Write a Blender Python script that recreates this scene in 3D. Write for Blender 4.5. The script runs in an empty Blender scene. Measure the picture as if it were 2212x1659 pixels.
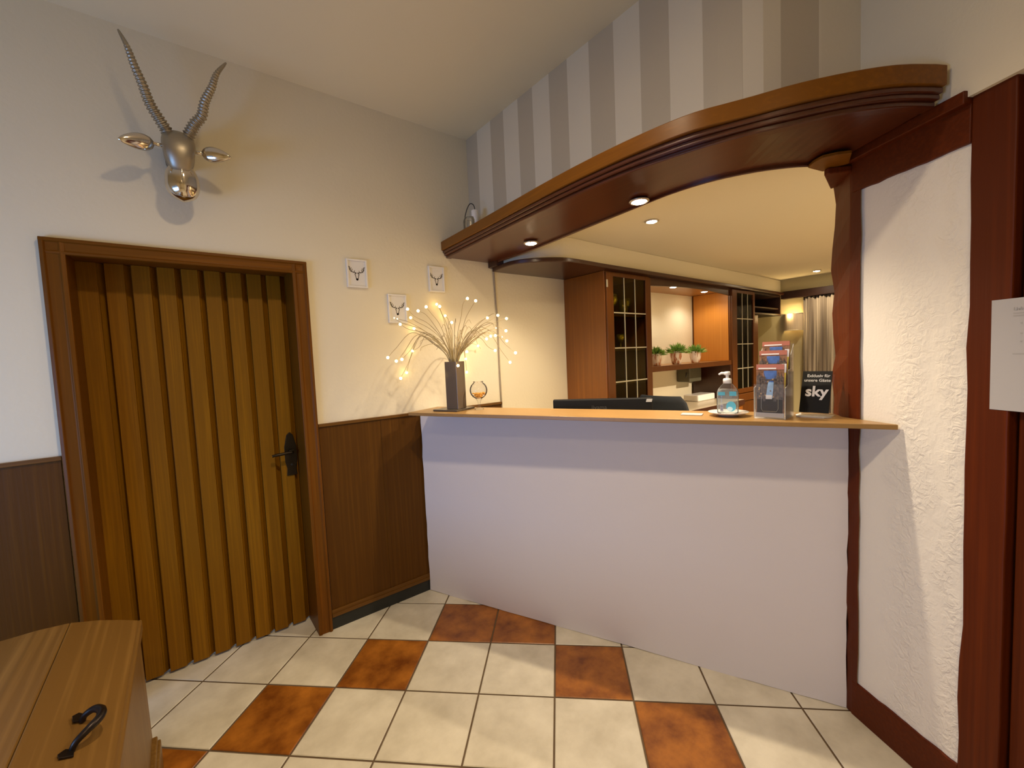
import bpy, bmesh, math, random
from mathutils import Vector, Matrix
random.seed(7)
C = bpy.context.scene.collection
PI = math.pi
V = Vector

# ------------------------------------------------------------------ materials
def _mat(name):
    m = bpy.data.materials.new(name); m.use_nodes = True
    nt = m.node_tree; b = nt.nodes['Principled BSDF']
    return m, nt, nt.nodes, nt.links, b

def plain(name, col, rough=.6, metal=0., spec=.5, emit=None, estr=0., bump=0., bscale=40., sheen=0., coat=0., noise=0., nscale=5.):
    m, nt, N, L, b = _mat(name)
    b.inputs['Base Color'].default_value = (*col, 1); b.inputs['Roughness'].default_value = rough
    b.inputs['Metallic'].default_value = metal; b.inputs['Specular IOR Level'].default_value = spec
    b.inputs['Coat Weight'].default_value = coat
    if emit:
        b.inputs['Emission Color'].default_value = (*emit, 1); b.inputs['Emission Strength'].default_value = estr
    if bump or noise:
        tc = N.new('ShaderNodeTexCoord')
    if bump:
        t = N.new('ShaderNodeTexNoise'); t.inputs['Scale'].default_value = bscale; t.inputs['Detail'].default_value = 5
        L.new(tc.outputs['Object'], t.inputs['Vector'])
        bp = N.new('ShaderNodeBump'); bp.inputs['Strength'].default_value = bump; bp.inputs['Distance'].default_value = .01
        L.new(t.outputs['Fac'], bp.inputs['Height']); L.new(bp.outputs['Normal'], b.inputs['Normal'])
    if noise:
        t = N.new('ShaderNodeTexNoise'); t.inputs['Scale'].default_value = nscale; t.inputs['Detail'].default_value = 6
        L.new(tc.outputs['Object'], t.inputs['Vector'])
        r = N.new('ShaderNodeValToRGB'); r.color_ramp.elements[0].position = .3; r.color_ramp.elements[1].position = .7
        r.color_ramp.elements[0].color = (*[c*(1-noise) for c in col], 1); r.color_ramp.elements[1].color = (*[min(1, c*(1+noise)) for c in col], 1)
        L.new(t.outputs['Fac'], r.inputs['Fac']); L.new(r.outputs['Color'], b.inputs['Base Color'])
    return m

def wood(name, c1, c2, axis=2, rough=.4, scale=1., spec=.5, coat=0., bump=.15, knots=0.):
    """grain runs along axis (0/1/2) of the object's coordinates"""
    m, nt, N, L, b = _mat(name)
    tc = N.new('ShaderNodeTexCoord'); mp = N.new('ShaderNodeMapping')
    s = [9*scale]*3; s[axis] = .55*scale; mp.inputs['Scale'].default_value = s
    L.new(tc.outputs['Object'], mp.inputs['Vector'])
    n1 = N.new('ShaderNodeTexNoise'); n1.inputs['Scale'].default_value = 1.1; n1.inputs['Detail'].default_value = 5; n1.inputs['Distortion'].default_value = .6
    L.new(mp.outputs['Vector'], n1.inputs['Vector'])
    mp2 = N.new('ShaderNodeMapping'); s = [120*scale]*3; s[axis] = 2.2*scale; mp2.inputs['Scale'].default_value = s
    L.new(tc.outputs['Object'], mp2.inputs['Vector'])
    n2 = N.new('ShaderNodeTexNoise'); n2.inputs['Scale'].default_value = 1.; n2.inputs['Detail'].default_value = 3
    L.new(mp2.outputs['Vector'], n2.inputs['Vector'])
    mx = N.new('ShaderNodeMath'); mx.operation = 'MULTIPLY_ADD'; mx.inputs[1].default_value = .45
    L.new(n2.outputs['Fac'], mx.inputs[0])
    ma = N.new('ShaderNodeMath'); ma.operation = 'MULTIPLY'; ma.inputs[1].default_value = .252; L.new(n1.outputs['Fac'], ma.inputs[0])
    L.new(ma.outputs[0], mx.inputs[2])
    r = N.new('ShaderNodeValToRGB'); e = r.color_ramp.elements
    e[0].position = .34; e[1].position = .7; e[0].color = (*c1, 1); e[1].color = (*c2, 1)
    L.new(mx.outputs[0], r.inputs['Fac']); L.new(r.outputs['Color'], b.inputs['Base Color'])
    b.inputs['Roughness'].default_value = rough; b.inputs['Specular IOR Level'].default_value = spec; b.inputs['Coat Weight'].default_value = coat
    b.inputs['Coat Roughness'].default_value = .2
    if bump:
        bp = N.new('ShaderNodeBump'); bp.inputs['Strength'].default_value = bump; bp.inputs['Distance'].default_value = .004
        L.new(n2.outputs['Fac'], bp.inputs['Height']); L.new(bp.outputs['Normal'], b.inputs['Normal'])
    return m

def glassy(name, tint, gloss=.08, rough=.02, ior=1.45, milk=0.):
    """thin clear sheet: tinted see-through plus a fresnel reflection"""
    m = bpy.data.materials.new(name); m.use_nodes = True
    N, L = m.node_tree.nodes, m.node_tree.links; N.clear()
    o = N.new('ShaderNodeOutputMaterial'); t = N.new('ShaderNodeBsdfTransparent'); t.inputs['Color'].default_value = (*tint, 1)
    g = N.new('ShaderNodeBsdfGlossy'); g.inputs['Roughness'].default_value = rough; g.inputs['Color'].default_value = (.9, .9, .9, 1)
    f = N.new('ShaderNodeFresnel'); f.inputs['IOR'].default_value = ior
    a = N.new('ShaderNodeMath'); a.operation = 'ADD'; a.inputs[1].default_value = gloss; L.new(f.outputs[0], a.inputs[0])
    x = N.new('ShaderNodeMixShader'); L.new(a.outputs[0], x.inputs[0]); L.new(t.outputs[0], x.inputs[1]); L.new(g.outputs[0], x.inputs[2])
    if milk:
        d = N.new('ShaderNodeBsdfDiffuse'); d.inputs['Color'].default_value = (.85, .87, .88, 1); y = N.new('ShaderNodeMixShader'); y.inputs[0].default_value = milk
        L.new(x.outputs[0], y.inputs[1]); L.new(d.outputs[0], y.inputs[2]); x = y
    L.new(x.outputs[0], o.inputs['Surface'])
    return m

def rough_plaster(name, col):
    m, nt, N, L, b = _mat(name)
    b.inputs['Base Color'].default_value = (*col, 1); b.inputs['Roughness'].default_value = .75
    tc = N.new('ShaderNodeTexCoord')
    n1 = N.new('ShaderNodeTexNoise'); n1.inputs['Scale'].default_value = 42; n1.inputs['Detail'].default_value = 6; n1.inputs['Distortion'].default_value = 1.2
    n2 = N.new('ShaderNodeTexNoise'); n2.inputs['Scale'].default_value = 7; n2.inputs['Detail'].default_value = 3
    n3 = N.new('ShaderNodeTexNoise'); n3.inputs['Scale'].default_value = 140; n3.inputs['Detail'].default_value = 3
    for n in (n1, n2, n3): L.new(tc.outputs['Object'], n.inputs['Vector'])
    def math_(op, a, b=None):
        q = N.new('ShaderNodeMath'); q.operation = op
        for k, x in enumerate((a, b)):
            if x is None: continue
            if isinstance(x, (int, float)): q.inputs[k].default_value = x
            else: L.new(x, q.inputs[k])
        return q.outputs[0]
    # rough trowel marks gather along two upright bands of the panel
    dt = N.new('ShaderNodeVectorMath'); dt.operation = 'DOT_PRODUCT'; dt.inputs[1].default_value = (-.5105, -.8598, 0); L.new(tc.outputs['Object'], dt.inputs[0])
    t = math_('ADD', dt.outputs['Value'], 1.984*.5105+.465*.8598)
    t = math_('ADD', t, math_('MULTIPLY', math_('SUBTRACT', n2.outputs['Fac'], .5), .16))
    def band(c, w): return math_('MAXIMUM', math_('SUBTRACT', 1., math_('DIVIDE', math_('ABSOLUTE', math_('SUBTRACT', t, c)), w)), 0.)
    msk = math_('MINIMUM', math_('ADD', band(.215, .085), math_('ADD', band(.34, .05), .06)), 1.)
    hgt = math_('ADD', math_('MULTIPLY', n1.outputs['Fac'], msk), math_('MULTIPLY', n3.outputs['Fac'], .07))
    bp = N.new('ShaderNodeBump'); bp.inputs['Strength'].default_value = .45; bp.inputs['Distance'].default_value = .02
    L.new(hgt, bp.inputs['Height']); L.new(bp.outputs['Normal'], b.inputs['Normal'])
    return m

def mottled(name, c1, c2, rough=.35, scale=7.):
    m, nt, N, L, b = _mat(name)
    tc = N.new('ShaderNodeTexCoord'); n = N.new('ShaderNodeTexNoise'); n.inputs['Scale'].default_value = scale; n.inputs['Detail'].default_value = 7
    n.inputs['Roughness'].default_value = .62
    L.new(tc.outputs['Object'], n.inputs['Vector'])
    r = N.new('ShaderNodeValToRGB'); e = r.color_ramp.elements; e[0].position = .32; e[1].position = .68; e[0].color = (*c1, 1); e[1].color = (*c2, 1)
    L.new(n.outputs['Fac'], r.inputs['Fac']); L.new(r.outputs['Color'], b.inputs['Base Color']); b.inputs['Roughness'].default_value = rough
    bp = N.new('ShaderNodeBump'); bp.inputs['Strength'].default_value = .12; bp.inputs['Distance'].default_value = .005
    L.new(n.outputs['Fac'], bp.inputs['Height']); L.new(bp.outputs['Normal'], b.inputs['Normal'])
    return m

M = dict(
    wall=plain('wall_paint', (.77, .70, .525), .8, bump=.12, bscale=60),
    ceil=plain('ceiling_paint', (.80, .72, .52), .85, bump=.05),
    stripe_l=plain('stripe_cream', (.76, .69, .54), .8, bump=.08, bscale=60),
    stripe_d=plain('stripe_taupe', (.56, .49, .365), .55, bump=.08, bscale=60),
    counter=plain('counter_paint', (.72, .68, .68), .75, bump=.22, bscale=9),
    plaster=rough_plaster('rough_plaster', (.84, .80, .72)),
    casing=wood('casing_wood', (.13, .045, .0015), (.30, .098, .003), 2, .45, bump=.1, spec=.2),
    casing_h=wood('casing_wood_across', (.14, .048, .0015), (.31, .102, .003), 0, .45, bump=.1, spec=.2),
    leaf=wood('door_plank_wood', (.20, .085, .003), (.40, .185, .005), 2, .5, scale=1., spec=.15),
    panel=wood('panel_veneer', (.085, .032, .002), (.17, .070, .004), 2, .5, scale=.8, spec=.2),
    panel_trim=wood('panel_trim', (.12, .05, .006), (.22, .10, .012), 0, .45, spec=.3),
    black=plain('black_plinth', (.012, .014, .013), .45),
    canopy=wood('canopy_board', (.17, .060, .003), (.29, .105, .005), 1, .36, scale=.7, coat=0., bump=.03, spec=.28),
    canopy_d=wood('canopy_dark', (.075, .017, .005), (.14, .036, .010), 1, .28, scale=.7, coat=.2, bump=.03),
    timber=wood('timber_red', (.088, .014, .001), (.17, .029, .0016), 2, .5, scale=.7, bump=.25, spec=.2),
    timber_h=wood('timber_red_across', (.088, .014, .001), (.17, .029, .0016), 0, .5, scale=.7, bump=.25, spec=.2),
    pine=wood('pine_board', (.33, .19, .065), (.42, .26, .09), 1, .35, scale=.8, bump=.05),
    cab=wood('cabinet_wood', (.20, .062, .006), (.36, .13, .012), 2, .33, scale=.7, coat=.2, bump=.04),
    cab_shaded=wood('cabinet_shaded_wood', (.095, .028, .003), (.17, .058, .007), 2, .36, scale=.7, spec=.3, bump=.04),  # cabinet wood darkened to put in the shade of fronts facing away from lamps
    cab_k=wood('cupboard_black_brown', (.018, .006, .002), (.035, .012, .004), 0, .45, spec=.25, bump=.03),
    veneer=wood('orange_veneer', (.50, .19, .022), (.66, .29, .045), 2, .4, scale=.7, bump=.03),
    cab_d=wood('cabinet_dark', (.040, .011, .004), (.085, .026, .009), 0, .3, coat=.2, bump=.03),
    cab_in=plain('cabinet_inside', (.045, .020, .009), .6),
    cab_l=wood('cabinet_shelf', (.36, .17, .05), (.52, .28, .10), 0, .35, bump=.03),
    chest=wood('chest_pine', (.17, .085, .018), (.38, .21, .055), 1, .42, scale=.6, spec=.4),
    chest_z=wood('chest_pine_upright', (.17, .085, .018), (.34, .19, .05), 2, .42, scale=.6, spec=.4),
    iron=plain('dark_iron', (.03, .022, .018), .35, .8),
    bronze=plain('dark_bronze', (.030, .022, .012), .4, .8),
    satin=plain('satin_silver', (.40, .36, .29), .42, 1.),
    chrome=plain('polished_silver', (.68, .63, .55), .12, 1.),
    tile_w=mottled('tile_cream', (.58, .53, .41), (.78, .73, .59), .32, 5.5),
    tile_t=mottled('tile_terracotta', (.13, .031, .003), (.46, .165, .020), .34, 7.),
    grout=plain('grout', (.13, .085, .045), .9),
    white=plain('white_frame', (.78, .76, .72), .5),
    paper=plain('paper', (.45, .44, .45), .8),
    print=plain('print_paper', (.74, .72, .68), .75),
    ink=plain('print_ink', (.10, .085, .065), .8),
    grey_ink=plain('grey_ink', (.38, .37, .37), .8),
    vase=plain('taupe_glaze', (.13, .10, .075), .2, coat=.2),
    tray=plain('grey_slab', (.09, .075, .06), .3),
    twig=plain('beige_twig', (.42, .33, .17), .6),
    bulb=plain('bulb_glow', (1, .9, .7), .4, emit=(1, .66, .22), estr=15.),
    bulb_s=plain('bulb_glow_small', (1, .9, .7), .4, emit=(1, .66, .28), estr=5.),
    cord=plain('grey_cord', (.33, .27, .19), .6),
    dcord=plain('black_cord', (.02, .02, .02), .5),
    glass=glassy('clear_glass', (.97, .97, .96), .015, ior=1.12, milk=.02),
    smoke=glassy('olive_glass', (.78, .72, .36), .004, .08, ior=1.12),
    acryl=glassy('acrylic', (.97, .97, .97), .0, .2, ior=1.06, milk=.035),
    edge=glassy('acrylic_edge_glint', (.95, .95, .95), .05, .2, milk=.4),  # milky white stands in for light glinting on the acrylic edges
    frost=glassy('milky_glass', (.86, .86, .84), .12, .25),
    lead=plain('lead_bar', (.50, .46, .33), .4, .3),
    amber=plain('amber_stone', (.75, .36, .03), .25),
    porcelain=plain('porcelain', (.82, .81, .79), .2),
    pump=plain('pump_white', (.82, .84, .84), .35),
    gel=glassy('clear_gel', (.90, .96, .99), .01, ior=1.1, milk=.16),
    blue=plain('label_blue', (.10, .44, .62), .4),
    lblue=plain('label_light', (.55, .74, .82), .4),
    barcode=plain('label_barcode', (.10, .11, .20), .5),
    monitor=plain('monitor_plastic', (.006, .0065, .008), .5, spec=.25),
    mtext=plain('monitor_text', (.05, .052, .055), .3),
    chair=plain('chair_fabric', (.008, .012, .018), .8, bump=.15, bscale=300),
    signb=plain('sign_black', (.005, .005, .005), .6, spec=.2),
    signw=plain('sign_white', (.80, .80, .80), .6),
    signg=plain('sign_grey', (.45, .45, .45), .6),
    foliage=plain('leaf_green', (.22, .38, .07), .55, noise=.4, nscale=60),
    soil=plain('soil', (.05, .03, .02), .9),
    pot=None,
    olive=plain('olive_plastic', (.10, .095, .06), .5),
    work=plain('worktop_laminate', (.50, .43, .30), .3),
    rear=plain('back_wall_paint', (.40, .34, .18), .8),
    shade=plain('lamp_shade', (.45, .36, .24), .7),
    glow=plain('warm_bulb', (1, .9, .7), .4, emit=(1, .70, .30), estr=14.),
    spot=plain('spot_glow', (1, .95, .85), .4, emit=(1, .80, .52), estr=60.),
    spotring=plain('spot_ring', (.62, .55, .45), .3, .7),
    sky_b=plain('cover_sky', (.06, .14, .42), .7, noise=.35, nscale=30),
    sky_l=plain('cover_pale_sky', (.25, .42, .68), .7, noise=.25, nscale=40),
    cover_lit=plain('cover_lit_facade', (.36, .24, .13), .7),
    cover=mottled('cover_brown', (.10, .045, .02), (.33, .17, .10), .8, 60),
    cover_r=plain('cover_red', (.42, .14, .07), .4),
    dark=plain('cover_dark', (.016, .012, .010), .85, spec=.1),
    tower=mottled('cover_tower', (.02, .02, .03), (.16, .12, .10), .8, 120),
    yellow=plain('leaflet_yellow', (.75, .60, .05), .5),
    leather=plain('desk_laminate', (.30, .24, .17), .4),
)
def _pot():
    m, nt, N, L, b = _mat('streaked_pot')
    tc = N.new('ShaderNodeTexCoord'); mp = N.new('ShaderNodeMapping'); mp.inputs['Scale'].default_value = (45, 45, 9)
    n = N.new('ShaderNodeTexNoise'); n.inputs['Scale'].default_value = 1.2; n.inputs['Detail'].default_value = 3; n.inputs['Distortion'].default_value = .5
    L.new(tc.outputs['Object'], mp.inputs[0]); L.new(mp.outputs[0], n.inputs['Vector'])
    r = N.new('ShaderNodeValToRGB'); e = r.color_ramp.elements; e[0].position = .4; e[1].position = .52
    e[0].color = (.42, .17, .07, 1); e[1].color = (.80, .72, .60, 1)
    L.new(n.outputs['Fac'], r.inputs['Fac']); L.new(r.outputs['Color'], b.inputs['Base Color']); b.inputs['Roughness'].default_value = .5
    return m
M['pot'] = _pot()
def _curtain():
    m, nt, N, L, b = _mat('string_curtain_cloth')
    tc = N.new('ShaderNodeTexCoord'); mp = N.new('ShaderNodeMapping'); mp.inputs['Scale'].default_value = (1, 26, .25)
    n = N.new('ShaderNodeTexNoise'); n.inputs['Scale'].default_value = 1.6; n.inputs['Detail'].default_value = 5
    L.new(tc.outputs['Object'], mp.inputs[0]); L.new(mp.outputs[0], n.inputs['Vector'])
    r = N.new('ShaderNodeValToRGB'); e = r.color_ramp.elements; e[0].position = .38; e[1].position = .62
    e[0].color = (.10, .072, .045, 1); e[1].color = (.32, .26, .18, 1)
    L.new(n.outputs['Fac'], r.inputs['Fac']); L.new(r.outputs['Color'], b.inputs['Base Color']); b.inputs['Roughness'].default_value = .8
    return m
M['curtain'] = _curtain()

# ------------------------------------------------------------------ objects
ORG = {}
def _link(o, parent=None, loc=None):
    C.objects.link(o)
    if parent is not None: o.parent = parent
    return o
def tag(o, label=None, cat=None, group=None, kind=None):
    if label: o['label'] = label
    if cat: o['category'] = cat
    if group: o['group'] = group
    if kind: o['kind'] = kind
    return o
def thing(name, label, cat, loc=(0, 0, 0), group=None, kind=None):
    o = bpy.data.objects.new(name, None); o.location = loc; o.empty_display_size = .05
    _link(o); ORG[o.name] = V(loc)
    return tag(o, label, cat, group, kind)

class MB:
    def __init__(s): s.v = []; s.f = []; s.mi = []; s.cur = 0
    def add(s, vs, fs):
        b = len(s.v); s.v += [V(v) for v in vs]
        for f in fs: s.f.append([b+i for i in f]); s.mi.append(s.cur)
        return s
    def box(s, x0, x1, y0, y1, z0, z1):
        return s.extrude([(x0, y0, z0), (x1, y0, z0), (x1, y1, z0), (x0, y1, z0)], (0, 0, z1-z0))
    def obox(s, o, a, b, c):
        o, a, b, c = V(o), V(a), V(b), V(c)
        return s.extrude([o, o+a, o+a+b, o+b], c)
    def extrude(s, poly, vec):
        poly = [V(p) for p in poly]; vec = V(vec); n = len(poly)
        nrm = V((0, 0, 0))
        for i in range(n):
            nrm += poly[i].cross(poly[(i+1) % n])
        if nrm.dot(vec) < 0: poly.reverse()
        vs = poly+[p+vec for p in poly]
        fs = [list(range(n))[::-1], list(range(n, 2*n))]+[[i, (i+1) % n, n+(i+1) % n, n+i] for i in range(n)]
        return s.add(vs, fs)
    def prism(s, xy, z0, z1):
        return s.extrude([(x, y, z0) for x, y in xy], (0, 0, z1-z0))
    def loft(s, rings, caps=True, closed=True):
        n = len(rings[0]); vs = [p for r in rings for p in r]; fs = []
        for k in range(len(rings)-1):
            for i in range(n if closed else n-1):
                j = (i+1) % n
                fs.append([k*n+i, k*n+j, (k+1)*n+j, (k+1)*n+i])
        if caps and closed:
            fs.append(list(range(n))[::-1]); fs.append([(len(rings)-1)*n+i for i in range(n)])
        return s.add(vs, fs)
    def tube(s, pts, r, n=8, caps=True):
        pts = [V(p) for p in pts]; rs = r if isinstance(r, (list, tuple)) else [r]*len(pts)
        t0 = (pts[1]-pts[0]).normalized(); u = t0.orthogonal().normalized(); rings = []
        for i, p in enumerate(pts):
            t = (pts[min(i+1, len(pts)-1)]-pts[max(i-1, 0)]).normalized()
            u = (u-t*u.dot(t)).normalized(); w = t.cross(u)
            rings.append([p+(u*math.cos(2*PI*k/n)+w*math.sin(2*PI*k/n))*rs[i] for k in range(n)])
        return s.loft(rings, caps)
    def lathe(s, prof, c=(0, 0, 0), n=24, ax=None):
        c = V(c); rings = []
        q = V((0, 0, 1)).rotation_difference(V(ax)) if ax is not None else None
        for r, z in prof:
            ring = []
            for k in range(n):
                p = V((r*math.cos(2*PI*k/n), r*math.sin(2*PI*k/n), z))
                ring.append(c+(q @ p if q else p))
            rings.append(ring)
        return s.loft(rings, True)
    def ball(s, c, r, n=10, m=6, sq=(1, 1, 1)):
        c = V(c); rings = []
        for i in range(m+1):
            a = PI*i/m-PI/2; a = max(-PI/2+.05, min(PI/2-.05, a))
            rings.append([c+V((r*math.cos(a)*math.cos(2*PI*k/n)*sq[0], r*math.cos(a)*math.sin(2*PI*k/n)*sq[1], r*math.sin(a)*sq[2])) for k in range(n)])
        return s.loft(rings)
    def build(s, name, mat, parent=None, smooth=False, bevel=0., seg=2, sub=0, org=None):
        o0 = ORG[parent.name] if parent is not None else V(org or (0, 0, 0))
        me = bpy.data.meshes.new(name); me.from_pydata([tuple(v-o0) for v in s.v], [], s.f)
        for m in (mat if isinstance(mat, (list, tuple)) else [mat]): me.materials.append(m)
        for p, i in zip(me.polygons, s.mi): p.material_index = i
        bm = bmesh.new(); bm.from_mesh(me); bmesh.ops.recalc_face_normals(bm, faces=bm.faces); bm.to_mesh(me); bm.free()
        if smooth:
            for p in me.polygons: p.use_smooth = True
            if smooth == 'auto': me.set_sharp_from_angle(angle=math.radians(32))
        o = bpy.data.objects.new(name, me); _link(o, parent)
        if parent is None: o.location = o0
        ORG[o.name] = o0
        if bevel:
            b = o.modifiers.new('bevel', 'BEVEL'); b.width = bevel; b.segments = seg; b.limit_method = 'ANGLE'; b.angle_limit = math.radians(35)
            b.harden_normals = False
        if sub:
            u = o.modifiers.new('sub', 'SUBSURF'); u.levels = sub; u.render_levels = sub
        return o
def B(*a): return MB().box(*a)

def crom(pts, n=8):
    """Catmull-Rom through points"""
    pts = [V(p) for p in pts]; out = []
    for i in range(len(pts)-1):
        p0 = pts[i-1] if i else pts[0]*2-pts[1]; p1, p2 = pts[i], pts[i+1]; p3 = pts[i+2] if i+2 < len(pts) else p2*2-p1
        for k in range(n):
            t = k/n
            out.append(.5*((2*p1)+(-p0+p2)*t+(2*p0-5*p1+4*p2-p3)*t*t+(-p0+3*p1-3*p2+p3)*t**3))
    out.append(pts[-1]); return out
def resample(pts, n):
    pts = [V(p) for p in pts]; d = [0]
    for a, b in zip(pts, pts[1:]): d.append(d[-1]+(b-a).length)
    out = []
    for k in range(n):
        t = d[-1]*k/(n-1); i = 0
        while i < len(d)-2 and d[i+1] < t: i += 1
        f = (t-d[i])/max(1e-9, d[i+1]-d[i]); out.append(pts[i].lerp(pts[i+1], min(1, f)))
    return out

def text_mesh(name, txt, size, mat, o, ux, uy, parent, depth=.0006, align='CENTER', bold=0., shear=0.):
    """lettering as a mesh lying in the plane (ux, uy) with its centre at o"""
    cu = bpy.data.curves.new(name, 'FONT'); cu.body = txt; cu.size = size; cu.align_x = align; cu.align_y = 'CENTER'; cu.extrude = depth; cu.offset = bold; cu.shear = shear
    cu.resolution_u = 3
    t = bpy.data.objects.new(name, cu); C.objects.link(t)
    dg = bpy.context.evaluated_depsgraph_get(); me = bpy.data.meshes.new_from_object(t.evaluated_get(dg))
    bpy.data.objects.remove(t); bpy.data.curves.remove(cu)
    ux, uy = V(ux).normalized(), V(uy).normalized(); w = ux.cross(uy)
    o0 = ORG[parent.name]
    mt = Matrix(((ux.x, uy.x, w.x, o[0]-o0.x), (ux.y, uy.y, w.y, o[1]-o0.y), (ux.z, uy.z, w.z, o[2]-o0.z), (0, 0, 0, 1)))
    me.transform(mt); me.materials.clear(); me.materials.append(mat)
    ob = bpy.data.objects.new(name, me); _link(ob, parent); ORG[ob.name] = o0
    return ob

def copy_tree(o, delta=None, parent=None):
    c = o.copy(); C.objects.link(c)
    if parent is not None: c.parent = parent
    for ch in list(o.children): copy_tree(ch, None, c)
    if delta is not None: c.location = o.location+V(delta)
    return c

# ------------------------------------------------------------------ layout (metres)
YW = 2.42                    # left wall plaster
HC = 2.90                    # hall ceiling
RA = V((1.984, .465, 0)); RD = V((-.5105, -.8598, 0)); RN = V((-.8598, .5105, 0))   # timber-framed wall: corner, run, normal
CD = V((.396, -.918, 0)); CN = V((.918, .396, 0))                                    # counter wall run and inward normal
C0 = V((1.151, 2.398, 0))
def rw(s, off=0., z=0.): return RA+RD*s+RN*off+V((0, 0, z))
UP = V((0, 0, 1))

# ---- floor: cream and terracotta tiles laid across the room
TO = V((1.616, 1.741)); TS = .3291
TA = V((.713, -.701)).normalized(); TB = V((-.701, -.713)).normalized()      # along rows / towards the viewer
f = MB()
f.cur = 2; f.add([(-2.7, -2.3, -.004), (6, -2.3, -.004), (6, 2.9, -.004), (-2.7, 2.9, -.004)], [[0, 1, 2, 3]])
terr = set()
for k in range(0, 12): terr |= {(-1-k if k else -2, k), (k-1, k)}
terr |= {(-2, 0), (-1, 0), (-3, 1), (0, 1), (-4, 2), (1, 2), (-5, 3), (2, 3)}
terr -= {(-2, 1), (-3, 2), (-4, 3)}
g = .0035
for i in range(-15, 11):
    for j in range(-11, 14):
        cs = []
        for di, dj in ((g/TS, g/TS), (1-g/TS, g/TS), (1-g/TS, 1-g/TS), (g/TS, 1-g/TS)):
            p = TO+TA*TS*(i+di)+TB*TS*(j+dj); cs.append(p)
        c = sum(cs, V((0, 0)))/4
        if not (-2.6 < c.x < 3.2 and -2.2 < c.y < 2.75): continue
        f.cur = 1 if ((i, j) in terr and j >= 0) else 0
        bev = .004
        ins = [p+(c-p).normalized()*bev for p in cs]
        vs = [(p.x, p.y, -.0025) for p in cs]+[(p.x, p.y, 0) for p in ins]
        f.add(vs, [[4, 5, 6, 7]]+[[k, (k+1) % 4, 4+(k+1) % 4, 4+k] for k in range(4)])
o = f.build('floor', [M['tile_w'], M['tile_t'], M['grout']]); tag(o, 'cream tiled floor with terracotta accent tiles', 'floor', kind='structure')

# ---- ceilings
# stripe wall path, also the edge of the hall ceiling
SP = [V((1.603, 2.42, 0)), V((1.603, .76, 0)), V((1.612, .68, 0)), V((1.645, .625, 0)), V((1.70, .585, 0)), V((1.81, .505, 0)), V((1.955, .418, 0))]
o = MB().prism([(-2.7, 2.6), (1.75, 2.6), (1.75, .7), (2.2, .5), (1.95, .2), (.35, -2.3), (-2.7, -2.3)], HC, HC+.1).build('ceiling', M['ceil'])
tag(o, 'plain high ceiling of the entrance hall', 'ceiling', kind='structure')
o = MB().prism([(1.72, 2.6), (5.95, 2.6), (5.95, -1.2), (2.1, -1.2), (2.1, .52), (1.80, .62), (1.72, .80)], 2.24, 2.32).build('ceiling_back', M['ceil'])
tag(o, 'low ceiling of the reception room behind the counter', 'ceiling', kind='structure')

# ---- left wall with the door opening
w = MB(); w.box(-2.7, -.33, YW, YW+.25, 0, HC); w.box(-.33, .50, YW, YW+.25, 1.962, HC); w.box(.50, 5.95, YW, YW+.25, 0, HC)
o = w.build('wall_left', M['wall']); tag(o, 'cream wall with the plank door', 'wall', kind='structure')

# ---- striped wall above the canopy
edges = [.128, .275, .405, .54, .665, .795, .925, 1.065, 1.206, 1.34, 1.472, 1.606, 1.742, 1.866, 2.0]
sd = [0]
for a, b in zip(SP, SP[1:]): sd.append(sd[-1]+(b-a).length)
def sp(t):
    i = 0
    while i < len(sd)-2 and sd[i+1] < t: i += 1
    return SP[i].lerp(SP[i+1], (t-sd[i])/(sd[i+1]-sd[i]))
marks = sorted(set([0]+edges+sd))
w = MB(); marks = [t for t in marks if t <= sd[-1]+1e-6]
for a, b in zip(marks, marks[1:]):
    if b-a < 1e-5: continue
    m = (a+b)/2; k = sum(1 for e in edges if e < m); w.cur = 1 if (k % 2 == 0 and m < 2.0) else 0
    p, q = sp(a), sp(b); w.add([(p.x, p.y, 2.19), (q.x, q.y, 2.19), (q.x, q.y, HC), (p.x, p.y, HC)], [[0, 1, 2, 3]])
w.cur = 0
bk = [p+V((.11, .06, 0)) for p in SP[1:]]; bk = [V((1.72, 2.42, 0))]+[V((1.72, .80, 0)), V((1.735, .72, 0)), V((1.76, .68, 0)), V((1.80, .64, 0)), V((1.88, .575, 0)), V((2.02, .47, 0))]
for i in range(len(SP)-1):
    p, q, r, t = SP[i], SP[i+1], bk[i+1], bk[i]
    w.add([(p.x, p.y, 2.19), (q.x, q.y, 2.19), (r.x, r.y, 2.19), (t.x, t.y, 2.19)], [[0, 1, 2, 3]])
    w.add([(t.x, t.y, 2.19), (r.x, r.y, 2.19), (r.x, r.y, HC), (t.x, t.y, HC)], [[0, 1, 2, 3]])
o = w.build('wall_front', [M['stripe_l'], M['stripe_d']]); tag(o, 'wall above the canopy painted in cream and taupe stripes', 'wall', kind='structure')

# ---- timber-framed wall on the right
w = MB()
w.obox(rw(.004, -.005), RD*.373, -RN*.16, UP*2.02)                               # rough panel
o = w.build('wall_right', M['plaster']); tag(o, 'rough white plaster panel between red timbers', 'wall', kind='structure')
w = MB(); w.obox(rw(-.075, .018, 2.118), RD*3.4, -RN*.2, UP*(HC-2.115)); w.obox(rw(1.0, -.02), RD*2.3, -RN*.2, UP*2.13)
o = w.build('wall_upper', M['wall']); tag(o, 'plain wall above the timber beam', 'wall', kind='structure')
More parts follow.
